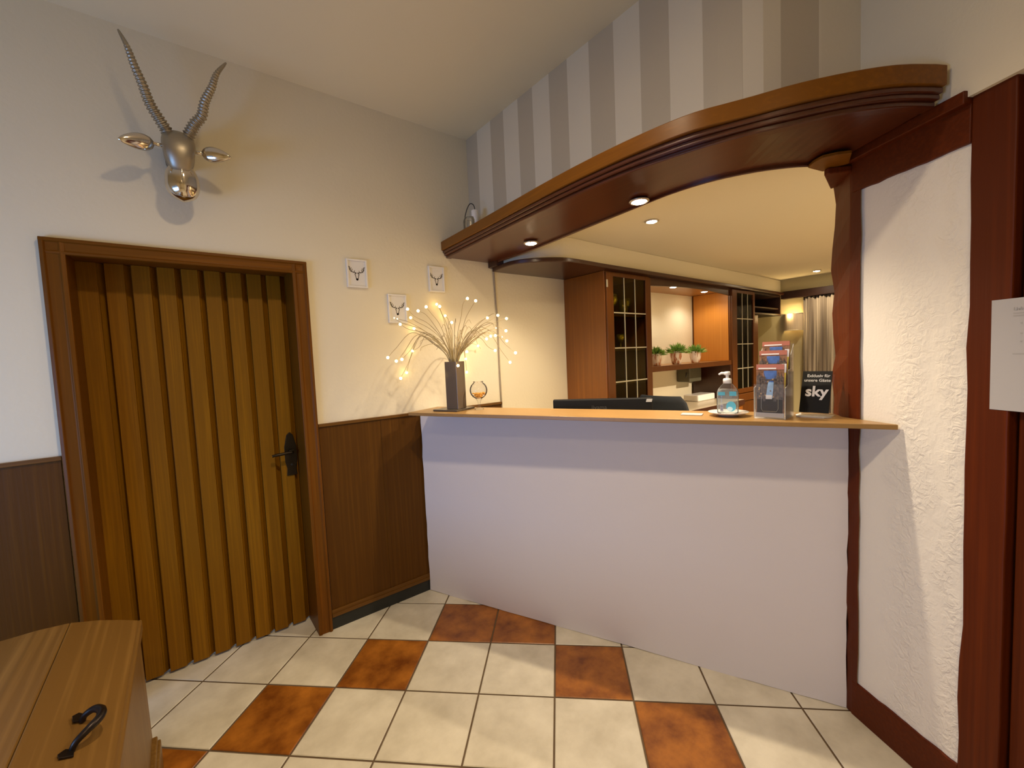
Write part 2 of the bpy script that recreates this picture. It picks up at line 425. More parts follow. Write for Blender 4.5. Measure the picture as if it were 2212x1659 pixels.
# fine ridge of filler running down the panel
def wavy(s0, s1, z0, z1, amp, n, seed, off0, off1):
    """upright timber: left and right edges wander a little"""
    r = random.Random(seed); rings = []
    for k in range(n+1):
        z = z0+(z1-z0)*k/n; a = s0+amp*(r.random()-.5)*2*math.sin(PI*min(1, max(0, k/n)))**.3; b = s1+amp*.4*(r.random()-.5)
        rings.append([rw(a, off1, z), rw(b, off1, z), rw(b, off0, z), rw(a, off0, z)])
    m = MB(); m.loft(rings); return m
o = wavy(.372, .470, 0, 2.132, .006, 18, 3, -.1, .004).build('trim_1', M['timber'], bevel=.004)
tag(o, 'broad red-brown timber post carrying the pinned notice', 'post', kind='structure')
m = MB(); m.obox(rw(.478, -.018), RD*.55, -RN*.05, UP*2.125)
o = m.build('trim_2', M['timber'], bevel=.003); tag(o, 'red-brown timber boarding at the right picture edge', 'boarding', kind='structure')
# sloping looking beam
r = random.Random(5); rings = []
for k in range(13):
    s = .012+(.372-.012)*k/12; rings.append([rw(s, .006, 1.995+.004*(r.random()-.5)), rw(s, -.1, 1.995), rw(s, -.1, 2.112), rw(s, .006, 2.112+.004*(r.random()-.5))])
m = MB(); m.loft(rings); m.obox(rw(-.04, .030, 2.100), RD*.412, -RN*.1, UP*.036)
mt = M['timber_h']
o = m.build('trim_3', mt, bevel=.003); tag(o, 'red-brown timber beam running from pillar to post', 'beam', kind='structure')
# corner pillar
r = random.Random(11); rings = []
for k in range(25):
    z = 2.10*k/24
    a = RA+V((.003, -.001, 0))*r.uniform(-1, 1)+RD*r.uniform(-.003, .003); b = rw(.049+r.uniform(-.003, .003), .004)
    a2 = RA+V((.157, .0915, 0))+V((-.006, .01, 0))*r.uniform(-1, 1)*.9; b2 = b+V((.157, .0915, 0))
    rings.append([V((p.x, p.y, z)) for p in (a, b, b2, a2)])
m = MB(); m.loft(rings)
m.prism([(1.932, .530), (1.922, .512), (1.975, .455), (2.10, .50), (2.12, .56)], 2.072, 2.094)
o = m.build('trim_4', M['timber'], bevel=.004); tag(o, 'red-brown timber pillar at the right end of the counter', 'pillar', kind='structure')
r = random.Random(21); ps = [rw(.03, .004)]+[rw(.372, .004)]
m = MB(); rings = []
for k in range(15):
    s = .02+.352*k/14; h = .137+.005*(r.random()-.5)
    rings.append([rw(s, .004), rw(s, -.06), rw(s, -.06, h), rw(s, .004, h)])
m.loft(rings); o = m.build('baseboard_right', M['timber_h'], bevel=.003); tag(o, 'red-brown baseboard below the rough plaster panel', 'baseboard', kind='structure')

# ---- rest of the hall (behind the viewer)
WX = -1.80; m = MB(); m.box(WX-.2, WX, -2.3, .3, 0, HC); m.box(WX-.2, WX, 1.9, 2.67, 0, HC); m.box(WX-.2, WX, .3, 1.9, 0, .65); m.box(WX-.2, WX, .3, 1.9, 1.85, HC)
o = m.build('wall_rear', M['wall']); tag(o, 'cream wall with the hall window', 'wall', kind='structure')
o = B(-2.7, .6, -2.5, -2.25, 0, HC).build('wall_side', M['wall']); tag(o, 'cream wall opposite the plank door', 'wall', kind='structure')
m = MB()
for a, b in ((.3, .35), (1.07, 1.13), (1.85, 1.9)): m.box(WX-.14, WX-.08, a, b, .65, 1.85)
for a, b in ((.65, .7), (1.8, 1.85)): m.box(WX-.14, WX-.08, .3, 1.9, a, b)
wn = m.build('window_1', M['white']); tag(wn, 'white framed hall window', 'window', kind='structure')
B(WX-.115, WX-.107, .35, 1.85, .7, 1.8).build('pane', M['glass'], wn)

# ---- reception room shell
o = B(5.80, 5.95, -1.3, 2.6, 0, 2.3).build('wall_back', M['rear']); tag(o, 'back wall of the reception room', 'wall', kind='structure')
o = B(2.25, 5.95, -1.35, -1.2, 0, 2.3).build('wall_inner', M['wall']); tag(o, 'side wall of the reception room', 'wall', kind='structure')
m = MB(); m.obox(rw(-.1, -.25), RD*2.2, -RN*.1, UP*2.25); o = m.build('wall_inner_right', M['wall']); tag(o, 'wall behind the timber frame', 'wall', kind='structure')
bulk = crom([(1.80, 2.42, 0), (1.80, 2.22, 0), (1.88, 2.09, 0), (2.0, 2.03, 0), (2.13, 2.01, 0), (2.5, 2.02, 0)], 6)+[V((5.80, 2.03, 0)), V((5.80, 2.42, 0))]
o = MB().prism([(p.x, p.y) for p in bulk], 2.082, 2.238).build('wall_bulkhead', M['wall'], smooth='auto'); tag(o, 'white bulkhead above the cabinets', 'wall', kind='structure')

# ---- door_1: plank door leaf
d = thing('door_1', 'brown plank door with nine vertical boards', 'door', (.08, 2.585, 0), kind='structure')
prof = [(-.328, 0)]
x = -.316
for k in range(9):
    prof += [(x, -.0), (x+.064, 0), (x+.067, .012), (x+.0865, .030)]; x += .0895
    if k < 8: prof += [(x-.0005, .030)]
prof = [(px, 2.585+py) for px, py in prof]+[(.492, 2.615), (.492, 2.64), (-.328, 2.64)]
MB().prism(prof, .012, 1.945).build('leaf', M['leaf'], d, bevel=.0015)
hp = MB(); pts = [(-.026, -.11), (.026, -.11), (.022, -.07), (.030, -.03), (.030, .05), (.022, .085), (.016, .115), (0, .13), (-.016, .115), (-.022, .085), (-.030, .05), (-.030, -.03), (-.022, -.07)]
hp.extrude([(.452+a, 2.578, .965+b) for a, b in pts], (0, .008, 0)); hp.box(.44, .464, 2.55, 2.58, .978, 1.0)
h = hp.build('handle_plate', M['bronze'], d, bevel=.002)
MB().tube(crom([(.452, 2.575, .99), (.452, 2.535, .99), (.44, 2.53, .99), (.40, 2.53, .988), (.368, 2.532, .986), (.356, 2.535, .984)], 5), [.008]*20+[.007]*5+[.009], 10).build('lever', M['bronze'], h, smooth=True)
MB().lathe([(.0, 0), (.006, .001), (.006, .004), (0, .005)], (.452, 2.578, .915), 10, (0, -1, 0)).build('keyhole', M['black'], h)
# door casing
m = MB()
for x0, x1, xi in ((-.386, -.316, -.316), (.486, .559, .486)):
    s = 1 if x0 < 0 else -1
    out = x0 if s > 0 else x1
    m.extrude([(out, 2.42, 0), (out, 2.392, 0), (out+s*.012, 2.388, 0), (out+s*.018, 2.396, 0), (out+s*.05, 2.398, 0), (out+s*.056, 2.392, 0), (out+s*.07, 2.396, 0), (out+s*.07, 2.63, 0), (out+s*.055, 2.63, 0), (out+s*.055, 2.42, 0)], (0, 0, 1.99))
m.cur = 1
m.extrude([(-.386, 2.42, 1.992), (-.386, 2.392, 1.992), (-.386, 2.388, 1.98), (-.386, 2.396, 1.974), (-.386, 2.398, 1.945), (-.386, 2.392, 1.939), (-.386, 2.396, 1.93), (-.386, 2.42, 1.93)], (.945, 0, 0))
m.box(-.33, .50, 2.41, 2.63, 1.946, 1.961)
o = m.build('trim_5', [M['casing'], M['casing_h']], bevel=.002); tag(o, 'moulded dark wooden door casing', 'door casing', kind='structure')

# ---- wainscot
def wains(x0, x1, seams, nm, lab):
    m = MB(); xs = [x0]+seams+[x1]
    for a, b in zip(xs, xs[1:]): m.box(a+.003, b-.003, 2.409, 2.42, .085, 1.128)
    for s in seams: m.box(s-.010, s+.010, 2.406, 2.412, .11, 1.124)
    m.cur = 1
    m.box(x0, x1, 2.400, 2.42, 1.124, 1.140); m.box(x0, x1, 2.402, 2.41, .084, .108); m.box(x0, x1, 2.396, 2.41, .070, .088)
    o = m.build(nm, [M['panel'], M['panel_trim']], bevel=.0015); tag(o, lab, 'wainscot', kind='structure')
wains(.562, 1.79, [.912, 1.40], 'trim_6', 'brown wood wainscot between door and counter')
wains(-1.8, -.388, [-1.35, -.80], 'trim_7', 'brown wood wainscot left of the door')
o = B(.562, 1.79, 2.405, 2.42, 0, .07).build('baseboard_left', M['black']); tag(o, 'black baseboard under the wainscot beside the counter', 'baseboard', kind='structure')
o = B(-1.8, -.388, 2.405, 2.42, 0, .07).build('baseboard_left_far', M['black']); tag(o, 'black baseboard left of the door', 'baseboard', kind='structure')

# ---- counter wall, ragged plaster outline
r = random.Random(2); L = 2.104; pts = []
n = 26
for k in range(n+1): pts.append((L*k/n, .004*r.random()))
for k in range(1, 16): pts.append((L+.006*(r.random()-.5), 1.143*k/16))
pts += [(L, 1.149), (0, 1.149)]
for k in range(15, 0, -1): pts.append((.007*(r.random()-.5), 1.143*k/16))
m = MB(); m.extrude([C0+CD*a+UP*b for a, b in pts], CN*.012)
m.obox(C0+CD*.02+CN*.012, CD*(L-.03), CN*.12, UP*1.149)
o = m.build('wall_counter', M['counter']); tag(o, 'white plastered counter wall under the pine board', 'counter', kind='structure')

# ---- pine board on the counter
tl, tr = V((.995, 2.224)), V((1.884, .307)); pb = V((.907, .42))*.27
bd = [tl, tr]+[V((p.x, p.y)) for p in (rw(.055, .010), rw(-.006, .012))]+[V((1.985, .484)), V((2.072, .537)), V((2.069, .55)), tl+pb]
o = MB().prism([(p.x, p.y) for p in bd], 1.150, 1.168).build('counter_board', M['pine'], bevel=.002)
tag(o, 'long pale pine board topping the white counter wall', 'counter top')
BT = 1.1682

# ---- wooden canopy over the counter
FO = [(1.372, 2.419), (1.345, 1.9), (1.312, 1.34), (1.314, .99), (1.344, .747), (1.400, .615), (1.464, .49), (1.547, .379), (1.64, .285), (1.735, .222), (1.785, .195)]
FB = [(1.418, 2.419), (1.375, 1.75), (1.354, 1.25), (1.362, .99), (1.390, .836), (1.443, .616), (1.514, .497), (1.589, .389), (1.68, .305), (1.745, .262), (1.80, .232)]
GI = [(1.755, 2.419), (1.755, 1.98), (1.712, 1.51), (1.683, 1.18), (1.668, 1.0), (1.685, .84), (1.735, .715), (1.80, .625), (1.865, .565), (1.955, .52)]
NS = 60
FO = resample(crom([(a, b, 0) for a, b in FO]), NS); FB = resample(crom([(a, b, 0) for a, b in FB]), NS); GI = resample(crom([(a, b, 0) for a, b in GI]), NS)
def zup(p): return .022*max(0., min(1., (.55-p.y)/.35))
cn = thing('wooden_canopy', 'curved brown wooden canopy over the counter with inset spotlights', 'canopy', (1.5, 1.3, 2.1))
def at(p, z): return V((p.x, p.y, z+zup(p)))
m = MB(); m.loft([[at(p, 2.152), at(p.lerp(q, .42), 2.152), at(p.lerp(q, .42), 2.208), at(p, 2.208)] for p, q in zip(FO, FB)])
m.build('fascia_board', M['canopy'], cn, bevel=.003, smooth='auto')
m = MB()
for (fa, fb, za, zb) in ((.22, .8, 2.136, 2.152), (.42, 1.0, 2.122, 2.137), (.70, 1.5, 2.107, 2.123)):
    m.loft([[at(p.lerp(q, fa), za), at(p.lerp(q, fb), za), at(p.lerp(q, fb), zb), at(p.lerp(q, fa), zb)] for p, q in zip(FO, FB)])
m.build('moulding', M['canopy_d'], cn, bevel=.003, smooth='auto')
m = MB(); m.loft([[at(p.lerp(q, .03), 2.112), at(p.lerp(q, .98), 2.112), at(p.lerp(q, .98), 2.13), at(p.lerp(q, .03), 2.13)] for p, q in zip(FB, GI)])
m.build('soffit_board', M['canopy_d'], cn)
m = MB(); m.loft([[at(p.lerp(q, .965), 2.100), at(q, 2.100), at(q, 2.235), at(p.lerp(q, .965), 2.235)] for p, q in zip(FB, GI)])
m.build('rear_rim', M['canopy_d'], cn, bevel=.003, smooth='auto')
m = MB(); m.loft([[at(p.lerp(q, .1), 2.192), at(q, 2.192), at(q, 2.205), at(p.lerp(q, .1), 2.205)] for p, q in zip(FO, SP and [sp(sd[-1]*k/(NS-1)) for k in range(NS)])])
m.build('top_board', M['canopy_d'], cn)
B(1.735, 1.845, 2.32, 2.419, 2.075, 2.115).build('end_block', M['cab_d'], cn, bevel=.003)
m = MB(); m.prism([(1.862, .560), (1.832, .535), (1.812, .500), (1.828, .462), (1.856, .430), (1.95, .46), (1.95, .54)], 2.095, 2.1065)
m.build('end_wedge', M['canopy'], cn, bevel=.002)

# ---- recessed spotlights
def spot_at(p, r, zc, label, name='recessed_spotlight', group=None):
    t = thing(name, label, 'spotlight', (p[0], p[1], zc), group)
    MB().lathe([(r, 0), (r*1.35, -.002), (r*1.4, -.006), (r*1.2, -.010), (r, -.008), (r*.98, -.001)], (p[0], p[1], zc+.002), 20).build('ring', M['spotring'], t, smooth=True)
    MB().lathe([(0.001, -.012), (r*.75, -.010), (r, -.006), (r, .001)], (p[0], p[1], zc), 16).build('lamp', M['spot'], t, smooth=True)
    return t
s0 = spot_at((1.639, 1.854), .031, 2.1042, 'left spotlight in the underside of the wooden canopy', group='canopy spotlights')
s1 = copy_tree(s0, (1.618-1.639, 1.112-1.854, 0)); s1['label'] = 'right spotlight in the underside of the wooden canopy, the brightest one'
s2 = spot_at((2.314, 1.506), .030, 2.239, 'spotlight in the low white ceiling just behind the canopy', group='ceiling spotlights')
s3 = copy_tree(s2, (5.45-2.314, 1.56-1.506, 0)); s3['label'] = 'far spotlight in the low white ceiling beside the timber pillar'
s4 = spot_at((3.562, 2.114), .028, 2.027, 'left spotlight in the top of the plant niche', group='niche spotlights')
s5 = copy_tree(s4, (4.172-3.562, 2.141-2.114, 0)); s5['label'] = 'right spotlight in the top of the plant niche'

# ---- antelope head sculpture
a = thing('antelope_head_sculpture', 'silver antelope head sculpture with long ringed horns above the door', 'wall sculpture', (.07, 2.40, 2.35))
def ring(c, tang, wx, wy, n=16, flat=0.):
    tang = V(tang).normalized(); ux = V((1, 0, 0)); uy = tang.cross(ux).normalized()
    out = []
    for k in range(n):
        an = 2*PI*k/n; cx, cy = math.cos(an), math.sin(an)
        if flat: cy = math.copysign(abs(cy)**(1-flat), cy)
        out.append(V(c)+ux*cx*wx+uy*cy*wy)
    return out
def rs_(p, y):
    p = V(p); k = y/p.y; e = V((0, 0, 1.45)); return e+(p-e)*k
sec = [((.070, 2.4195, 2.375), .050, .060), ((.070, 2.38, 2.395), .056, .070), ((.068, 2.31, 2.405), .058, .066), ((.068, 2.262, 2.400), .060, .056), ((.067, 2.238, 2.372), .056, .044),
       ((.067, 2.246, 2.335), .048, .040), ((.067, 2.258, 2.305), .040, .036), ((.068, 2.270, 2.285), .030, .030)]
m = MB(); rs = []
for i, (c, wx, wy) in enumerate(sec):
    p, q = V(sec[max(0, i-1)][0]), V(sec[min(len(sec)-1, i+1)][0]); rs.append(ring(c, q-p, wx, wy, flat=.38))
m.loft(rs); m.build('head', M['satin'], a, smooth=True, sub=1)
MB().lathe([(.001, 0), (.05, 0), (.05, .006), (.001, .006)], (.07, 2.4195, 2.375), 24, (0, -1, 0)).build('wall_mount', M['satin'], a)
m = MB(); ax = V((0, .12, -1)).normalized(); cc = V((.070, 2.285, 2.250)); rs = []
for k in range(13):
    t = -1+2*k/12; rad = max(.0, 1-abs(t)**2.3)**.5; rad = max(rad, .03)*(1.0 if t > 0 else .97)
    ux, uy = V((1, 0, 0)), ax.cross(V((1, 0, 0))).normalized()
    rs.append([cc+ax*t*.080+(ux*math.cos(2*PI*j/20)*.062+uy*math.sin(2*PI*j/20)*.050*(1+.10*max(0, math.sin(2*PI*j/20))**8))*rad for j in range(20)])
m.loft(rs); m.build('muzzle', M['chrome'], a, smooth=True, sub=1)
MB().tube(crom([(.070, 2.238, 2.325), (.070, 2.233, 2.285), (.069, 2.236, 2.235), (.071, 2.258, 2.19)], 5), .0032, 8).build('nose_ridge', M['chrome'], a, smooth=True)
for s, e0, e1, e2 in ((-1, (.016, 2.33, 2.405), (-.010, 2.315, 2.402), (-.122, 2.295, 2.382)), (1, (.122, 2.33, 2.405), (.146, 2.315, 2.402), (.254, 2.295, 2.404))):
    e0, e1, e2 = rs_(e0, 2.27), rs_(e1, 2.25), rs_(e2, 2.20); m = MB(); rs = []; ax = (e2-e1); L_ = ax.length; ax.normalize(); ux = V((0, -.25, 1)).normalized(); ux = (ux-ax*ux.dot(ax)).normalized(); uy = ax.cross(ux)
    for k in range(11):
        t = k/10; wv = .027*math.sin(PI*min(1, t**.72))**.8+.004
        if k == 10: wv = .002
        rs.append([e1+ax*t*L_+ux*math.cos(2*PI*j/14)*wv+uy*math.sin(2*PI*j/14)*wv*.45*(1-.5*max(0, -math.sin(2*PI*j/14)*s)) for j in range(14)])
    m.loft(rs); m.tube([e0+(e0-e1)*.3, e0, e1+ax*.004], [.010, .009, .007], 10); m.build('ear', M['chrome'], a, smooth=True)
for pts in ([(.040, 2.33, 2.452), (.030, 2.328, 2.478), (.014, 2.31, 2.500), (-.014, 2.292, 2.550), (-.031, 2.278, 2.612), (-.050, 2.27, 2.670), (-.067, 2.268, 2.738), (-.089, 2.272, 2.793)],
            [(.098, 2.33, 2.452), (.110, 2.328, 2.478), (.131, 2.31, 2.518), (.158, 2.292, 2.553), (.172, 2.278, 2.609), (.201, 2.27, 2.674), (.223, 2.268, 2.738), (.262, 2.273, 2.802)]):
    pts = [rs_(p, y) for p, y in zip(pts, (2.265, 2.262, 2.25, 2.235, 2.225, 2.222, 2.225, 2.235))]
    P = resample(crom(pts, 10), 190); rr = []
    for i in range(190):
        t = i/189; base = .0195*(1-t)**.6+.003
        amp = .16 if t < .80 else max(0, .16*(1-(t-.8)/.1))
        rr.append(base*(1+amp*math.cos(2*PI*t*30)-.05))
    MB().tube(P, rr, 12).build('horn', M['satin'], a, smooth=True)

# ---- three small framed prints
def stag(m, cx, cz, s, y):
    """stag skull with antlers as thin ink shapes"""
    def st(pts, w):
        pts = [V((cx+px*s, y, cz+pz*s)) for px, pz in pts]
        for i, (p, q) in enumerate(zip(pts, pts[1:])):
            d = (q-p).normalized(); nn = V((d.z, 0, -d.x))*w*s
            m.add([p-nn, q-nn*.75, q+nn*.75, p+nn], [[0, 1, 2, 3]])
    for k in (-1, 1):
        st([(.06*k, -.02), (.30*k, .03), (.62*k, .10), (.78*k, .32), (.80*k, .66)], .055)
        st([(.60*k, .10), (.50*k, .40)], .04); st([(.74*k, .25), (.60*k, .55)], .04); st([(.30*k, .03), (.24*k, .26)], .035); st([(.80*k, .5), (.92*k, .72)], .03)
        st([(.06*k, -.05), (.24*k, -.12), (.20*k, -.24)], .05); st([(.20*k, -.22), (.13*k, -.5), (.06*k, -.78)], .045)
    st([(-.13, -.70), (.13, -.70)], .10); st([(0, -.62), (0, -.86)], .09)
PICS = [(.766, .879, 1.880, 2.036, 'highest and leftmost white-framed stag print, beside the door', .04), (.992, 1.107, 1.687, 1.855, 'lowest white-framed stag print, behind the glowing branches', 0), (1.268, 1.376, 1.886, 2.045, 'right white-framed stag print, just below the canopy end', .02)]
for x0, x1, z0, z1, lab, rot in PICS:
    t = thing('framed_print', lab, 'picture', ((x0+x1)/2, YW, z0), 'framed stag prints')
    fw = .009; m = MB()
    m.box(x0, x1, 2.402, 2.4195, z0, z0+fw); m.box(x0, x1, 2.402, 2.4195, z1-fw, z1); m.box(x0, x0+fw, 2.402, 2.4195, z0+fw, z1-fw); m.box(x1-fw, x1, 2.402, 2.4195, z0+fw, z1-fw)
    m.build('frame', M['white'], t, bevel=.001)
    p = B(x0+fw, x1-fw, 2.4095, 2.4185, z0+fw, z1-fw).build('print', M['print'], t)
    m = MB(); stag(m, (x0+x1)/2, (z0+z1)/2+.004, .050, 2.4090); m.build('antler_drawing', M['ink'], p)

# ---- cord down the wall
o = MB().tube(crom([(1.772, 2.412, 2.085), (1.776, 2.412, 2.06), (1.783, 2.413, 1.863), (1.790, 2.413, 1.702), (1.788, 2.413, 1.488), (1.790, 2.412, 1.229), (1.794, 2.412, 1.02), (1.79, 2.412, .82)], 6), .0055, 8).build('hanging_cord', M['cord'], smooth=True)
tag(o, 'thin grey cord hanging down the white wall from the canopy end', 'cord')

# ---- vase, slab and lit branches
o = MB().obox((1.168, 1.983, BT), V((-.064, .152, 0)).normalized()*.165, V((.93, .37, 0)).normalized()*.17, UP*.010).build('slab', M['tray'], bevel=.002, org=(1.19, 2.0, BT))
o.name = 'grey_slab'; tag(o, 'flat grey square slab under the square vase', 'tray')
VZ = BT+.0105; vc = V((1.216, 2.063, 0)); va, vb = V((.93, .37, 0)).normalized()*.079, V((-.37, .93, 0)).normalized()*.079
t = thing('square_vase', 'tall square taupe vase on a grey slab', 'vase', (vc.x, vc.y, VZ))
q = [vc-va/2-vb/2, vc+va/2-vb/2, vc+va/2+vb/2, vc-va/2+vb/2]; qi = [vc+(p-vc)*.9 for p in q]
m = MB(); n4 = [[p+UP*VZ for p in q], [p+UP*(VZ+.264) for p in q], [p+UP*(VZ+.264) for p in qi], [p+UP*(VZ+.01) for p in qi]]
m.loft(n4); m.build('body', M['vase'], t, bevel=.0015)
BUL = [(1.268, 1.976, 1.784, 0), (1.293, 1.934, 1.767, 0), (1.087, 2.115, 1.748, 0), (1.13, 2.041, 1.743, 0), (1.024, 2.087, 1.721, 0), (1.001, 2.166, 1.739, 0), (1.051, 2.24, 1.701, 0), (0.991, 2.251, 1.664, 0), (1.137, 2.385, 1.652, 0), (1.356, 2.385, 1.735, 0), (1.234, 2.1, 1.664, 0), (0.926, 2.176, 1.69, 1), (0.961, 2.217, 1.69, 1), (0.89, 2.208, 1.48, 0), (0.92, 2.169, 1.459, 0), (0.941, 2.143, 1.467, 0), (1.118, 2.385, 1.517, 0), (1.072, 2.385, 1.388, 0), (0.938, 2.166, 1.365, 0), (1.186, 1.976, 1.42, 0), (1.315, 2.085, 1.496, 0), (1.494, 2.385, 1.455, 0), (1.496, 2.385, 1.367, 0), (1.596, 2.385, 1.54, 0), (1.416, 2.006, 1.685, 0), (1.466, 1.971, 1.697, 0), (1.508, 1.945, 1.677, 0), (1.439, 1.866, 1.6, 0), (1.399, 1.912, 1.577, 0), (1.408, 1.969, 1.578, 0), (1.397, 1.997, 1.564, 0), (1.51, 1.954, 1.549, 0), (1.452, 1.994, 1.496, 0), (1.469, 1.827, 1.476, 0), (1.496, 1.914, 1.424, 0), (1.469, 1.943, 1.571, 1), (1.424, 1.936, 1.621, 1), (1.3, 2.385, 1.805, 0)]
br = thing('lighted_branches', 'bunch of beige twigs with glowing warm bulbs standing in the square vase', 'branch light', (vc.x, vc.y, VZ+.012))
r = random.Random(9); top = VZ+.264
for (bx, by, bz, small) in BUL:
    e = V((bx, by, bz)); hd = V((e.x-vc.x, e.y-vc.y, 0)); D = hd.length; hn = hd.normalized() if D > 1e-4 else V((1, 0, 0))
    j = V((r.uniform(-.02, .02), r.uniform(-.02, .02), 0)); b0 = vc+j*.4+UP*(VZ+.02); m0 = vc+hn*min(.020, D*.3)+j*.4+UP*(top+.004)
    h = max(e.z+.01, top+.06+D*.55*r.uniform(.55, 1.0)) if e.z < top+.30 else e.z
    if e.z < top+.17: peak = vc+hn*D*.62+UP*(max(e.z+.05, top+.05+D*.33))
    else: peak = vc+hn*D*.55+UP*(top+(e.z-top)*.62+.03)
    mid = m0.lerp(peak, .45)+UP*.03+V((r.uniform(-.008, .008), r.uniform(-.008, .008), 0))
    kink = peak.lerp(e, .62)+V((r.uniform(-.012, .012), r.uniform(-.006, .006), r.uniform(-.012, .012)))
    for p in (mid, peak, kink): p.y = min(p.y, 2.40)
    P = crom([b0, m0, mid, peak, kink, e], 5)
    b = MB().tube(P, [.0026-.0015*i/(len(P)-1) for i in range(len(P))], 5).build('branch', M['twig'], br, smooth=True)
    MB().ball(e, .0035 if small else .0075, 10, 6).build('bulb', M['bulb_s' if small else 'bulb'], b, smooth=True)
for k in range(22):     # bare twigs
    an = r.uniform(0, 2*PI); D = r.uniform(.08, .24); hn = V((math.cos(an), math.sin(an), 0))
    if an < PI and an > 0: D *= .75
    e = vc+hn*D+UP*(top+r.uniform(.08, .26)); e.y = min(e.y, 2.40)
    m0 = vc+hn*.024+UP*(top+.004); mid = m0.lerp(e, .5)+UP*.05; mid.y = min(mid.y, 2.4)
    P = crom([vc+UP*(VZ+.02), m0, mid, e, e+hn*.02-UP*.02 if e.y < 2.37 else e+UP*.01], 5)
    MB().tube(P, [.0024-.0014*i/(len(P)-1) for i in range(len(P))], 5).build('branch', M['twig'], br, smooth=True)

# ---- goblet with amber stones
gc = V((1.3135, 1.980, BT))
m = MB(); th = .0015; R_ = .050; zc = .108
outer = [(.001, 0), (.026, .001), (.024, .004), (.008, .012), (.006, .030), (.010, .048), (.018, .060)]
for k in range(1, 12):
    an = math.radians(-62+k*11.0); outer.append((R_*math.cos(an), zc+R_*math.sin(an)))
lip = (outer[-1][0]+.003, outer[-1][1]+.006)
inner = [(max(.001, rr-.002), z) for rr, z in outer[::-1] if z > .0595]+[(.001, .064)]
m.lathe(outer+[lip]+inner, gc, 28)
o = m.build('glass_goblet', M['glass'], smooth=True, org=gc); tag(o, 'clear round glass goblet with amber stones beside the vase', 'goblet')
m = MB(); r = random.Random(3)
for k in range(60):
    an = r.uniform(0, 2*PI); zz = r.uniform(.070, .092); mr = math.sqrt(max(0, .046**2-(zz-zc)**2))-.008; rd = mr*math.sqrt(r.random())
    m.ball(gc+V((rd*math.cos(an), rd*math.sin(an), zz)), r.uniform(.004, .007), 6, 4, (1, 1, .8))
o = m.build('amber_stones', M['amber'], org=gc); tag(o, 'amber decorative stones filling the round glass goblet', 'stones', kind='stuff')

# ---- lantern on the canopy
lc = V((1.49, 2.24, 2.2065))
t = thing('glass_lantern', 'small clear glass lantern with black wire handle on the canopy', 'lantern', lc)
MB().lathe([(.001, 0), (.045, 0), (.047, .006), (.047, .10), (.040, .118), (.036, .118), (.042, .098), (.042, .01), (.001, .008)], lc, 22).build('jar', M['frost'], t, smooth=True)
MB().lathe([(.001, .0), (.022, 0), (.022, .148), (.018, .152), (.001, .152)], lc+V((.012, -.03, .008)), 16).build('candle', M['porcelain'], t, smooth=True)
MB().tube(crom([lc+V((-.01, .047, .09)), lc+V((-.008, .052, .135)), lc+V((0, .035, .185)), lc+V((.004, .005, .208)), lc+V((.010, -.022, .195)), lc+V((.012, -.034, .165))], 6), .0028, 6).build('handle', M['dcord'], t, smooth=True)

# ---- hand sanitizer on a saucer, white card
pc = V((1.790, .824, BT))
m = MB(); m.lathe([(.001, 0), (.036, 0), (.040, .004), (.060, .010), (.076, .016), (.077, .018), (.060, .014), (.040, .0085), (.001, .008)], pc, 40)
o = m.build('saucer', M['porcelain'], smooth=True, org=pc); tag(o, 'round white saucer under the hand sanitizer', 'saucer')
bc = pc+V((.004, .004, .0092))
t = thing('sanitizer_bottle', 'clear hand sanitizer bottle with white pump and blue label on saucer', 'bottle', bc)
def rrect(c, hx, hy, rd, z, dirx=V((.37, -.93, 0)).normalized(), n=5):
    diry = V((-dirx.y, dirx.x, 0)); out = []
    for sx, sy, a0 in ((1, 1, 0), (-1, 1, 90), (-1, -1, 180), (1, -1, 270)):
        for k in range(n):
            an = math.radians(a0+90*k/(n-1)); out.append(c+dirx*(sx*(hx-rd)+rd*math.cos(an))+diry*(sy*(hy-rd)+rd*math.sin(an))+UP*z)
    return out
def shell(c, prof):
    m = MB(); m.loft([rrect(c, hx, hy, min(hx, hy)*.85, z) for hx, hy, z in prof]); return m
prof = [(.036, .021, 0), (.040, .024, .004), (.041, .025, .03), (.041, .025, .088), (.037, .023, .100), (.024, .017, .118), (.014, .013, .127), (.0135, .0135, .134)]
shell(bc, prof).build('body', M['glass'], t, smooth=True)
shell(bc, [(hx-.002, hy-.002, z+.002) for hx, hy, z in prof[:5]]).build('gel', M['gel'], t, smooth=True)
m = MB(); m.lathe([(.001, .126), (.0165, .126), (.0165, .142), (.014, .147), (.006, .148), (.006, .160), (.012, .161), (.012, .172), (.010, .175), (.001, .176)], bc, 20)
nz = V((-.25, .62, 0)).normalized(); m.tube([bc+UP*.168, bc+nz*.022+UP*.169, bc+nz*.032+UP*.163], [.006, .005, .0035], 8)
m.build('pump', M['pump'], t, smooth=True)
fx = V((.37, -.93, 0)).normalized(); fy = V((-.93, -.37, 0)).normalized()
lb = MB(); lb.obox(bc+fx*-.033+fy*.0252+UP*.012, fx*.066, fy*.0004, UP*.066); lab = lb.build('label', M['acryl'], t)
MB().obox(bc+fx*-.034+fy*.0258+UP*.078, fx*.026, fy*.0004, UP*.014).build('label_band', M['blue'], lab)
MB().obox(bc+fx*.008+fy*.0258+UP*.076, fx*.026, fy*.0004, UP*.018).build('label_band', M['blue'], lab)
m = MB(); m.extrude([bc+fx*(.014+.018*math.cos(2*PI*k/24))+fy*.0258+UP*(.032+.021*math.sin(2*PI*k/24)) for k in range(24)], fy*.0004); m.build('label_patch', M['blue'], lab)
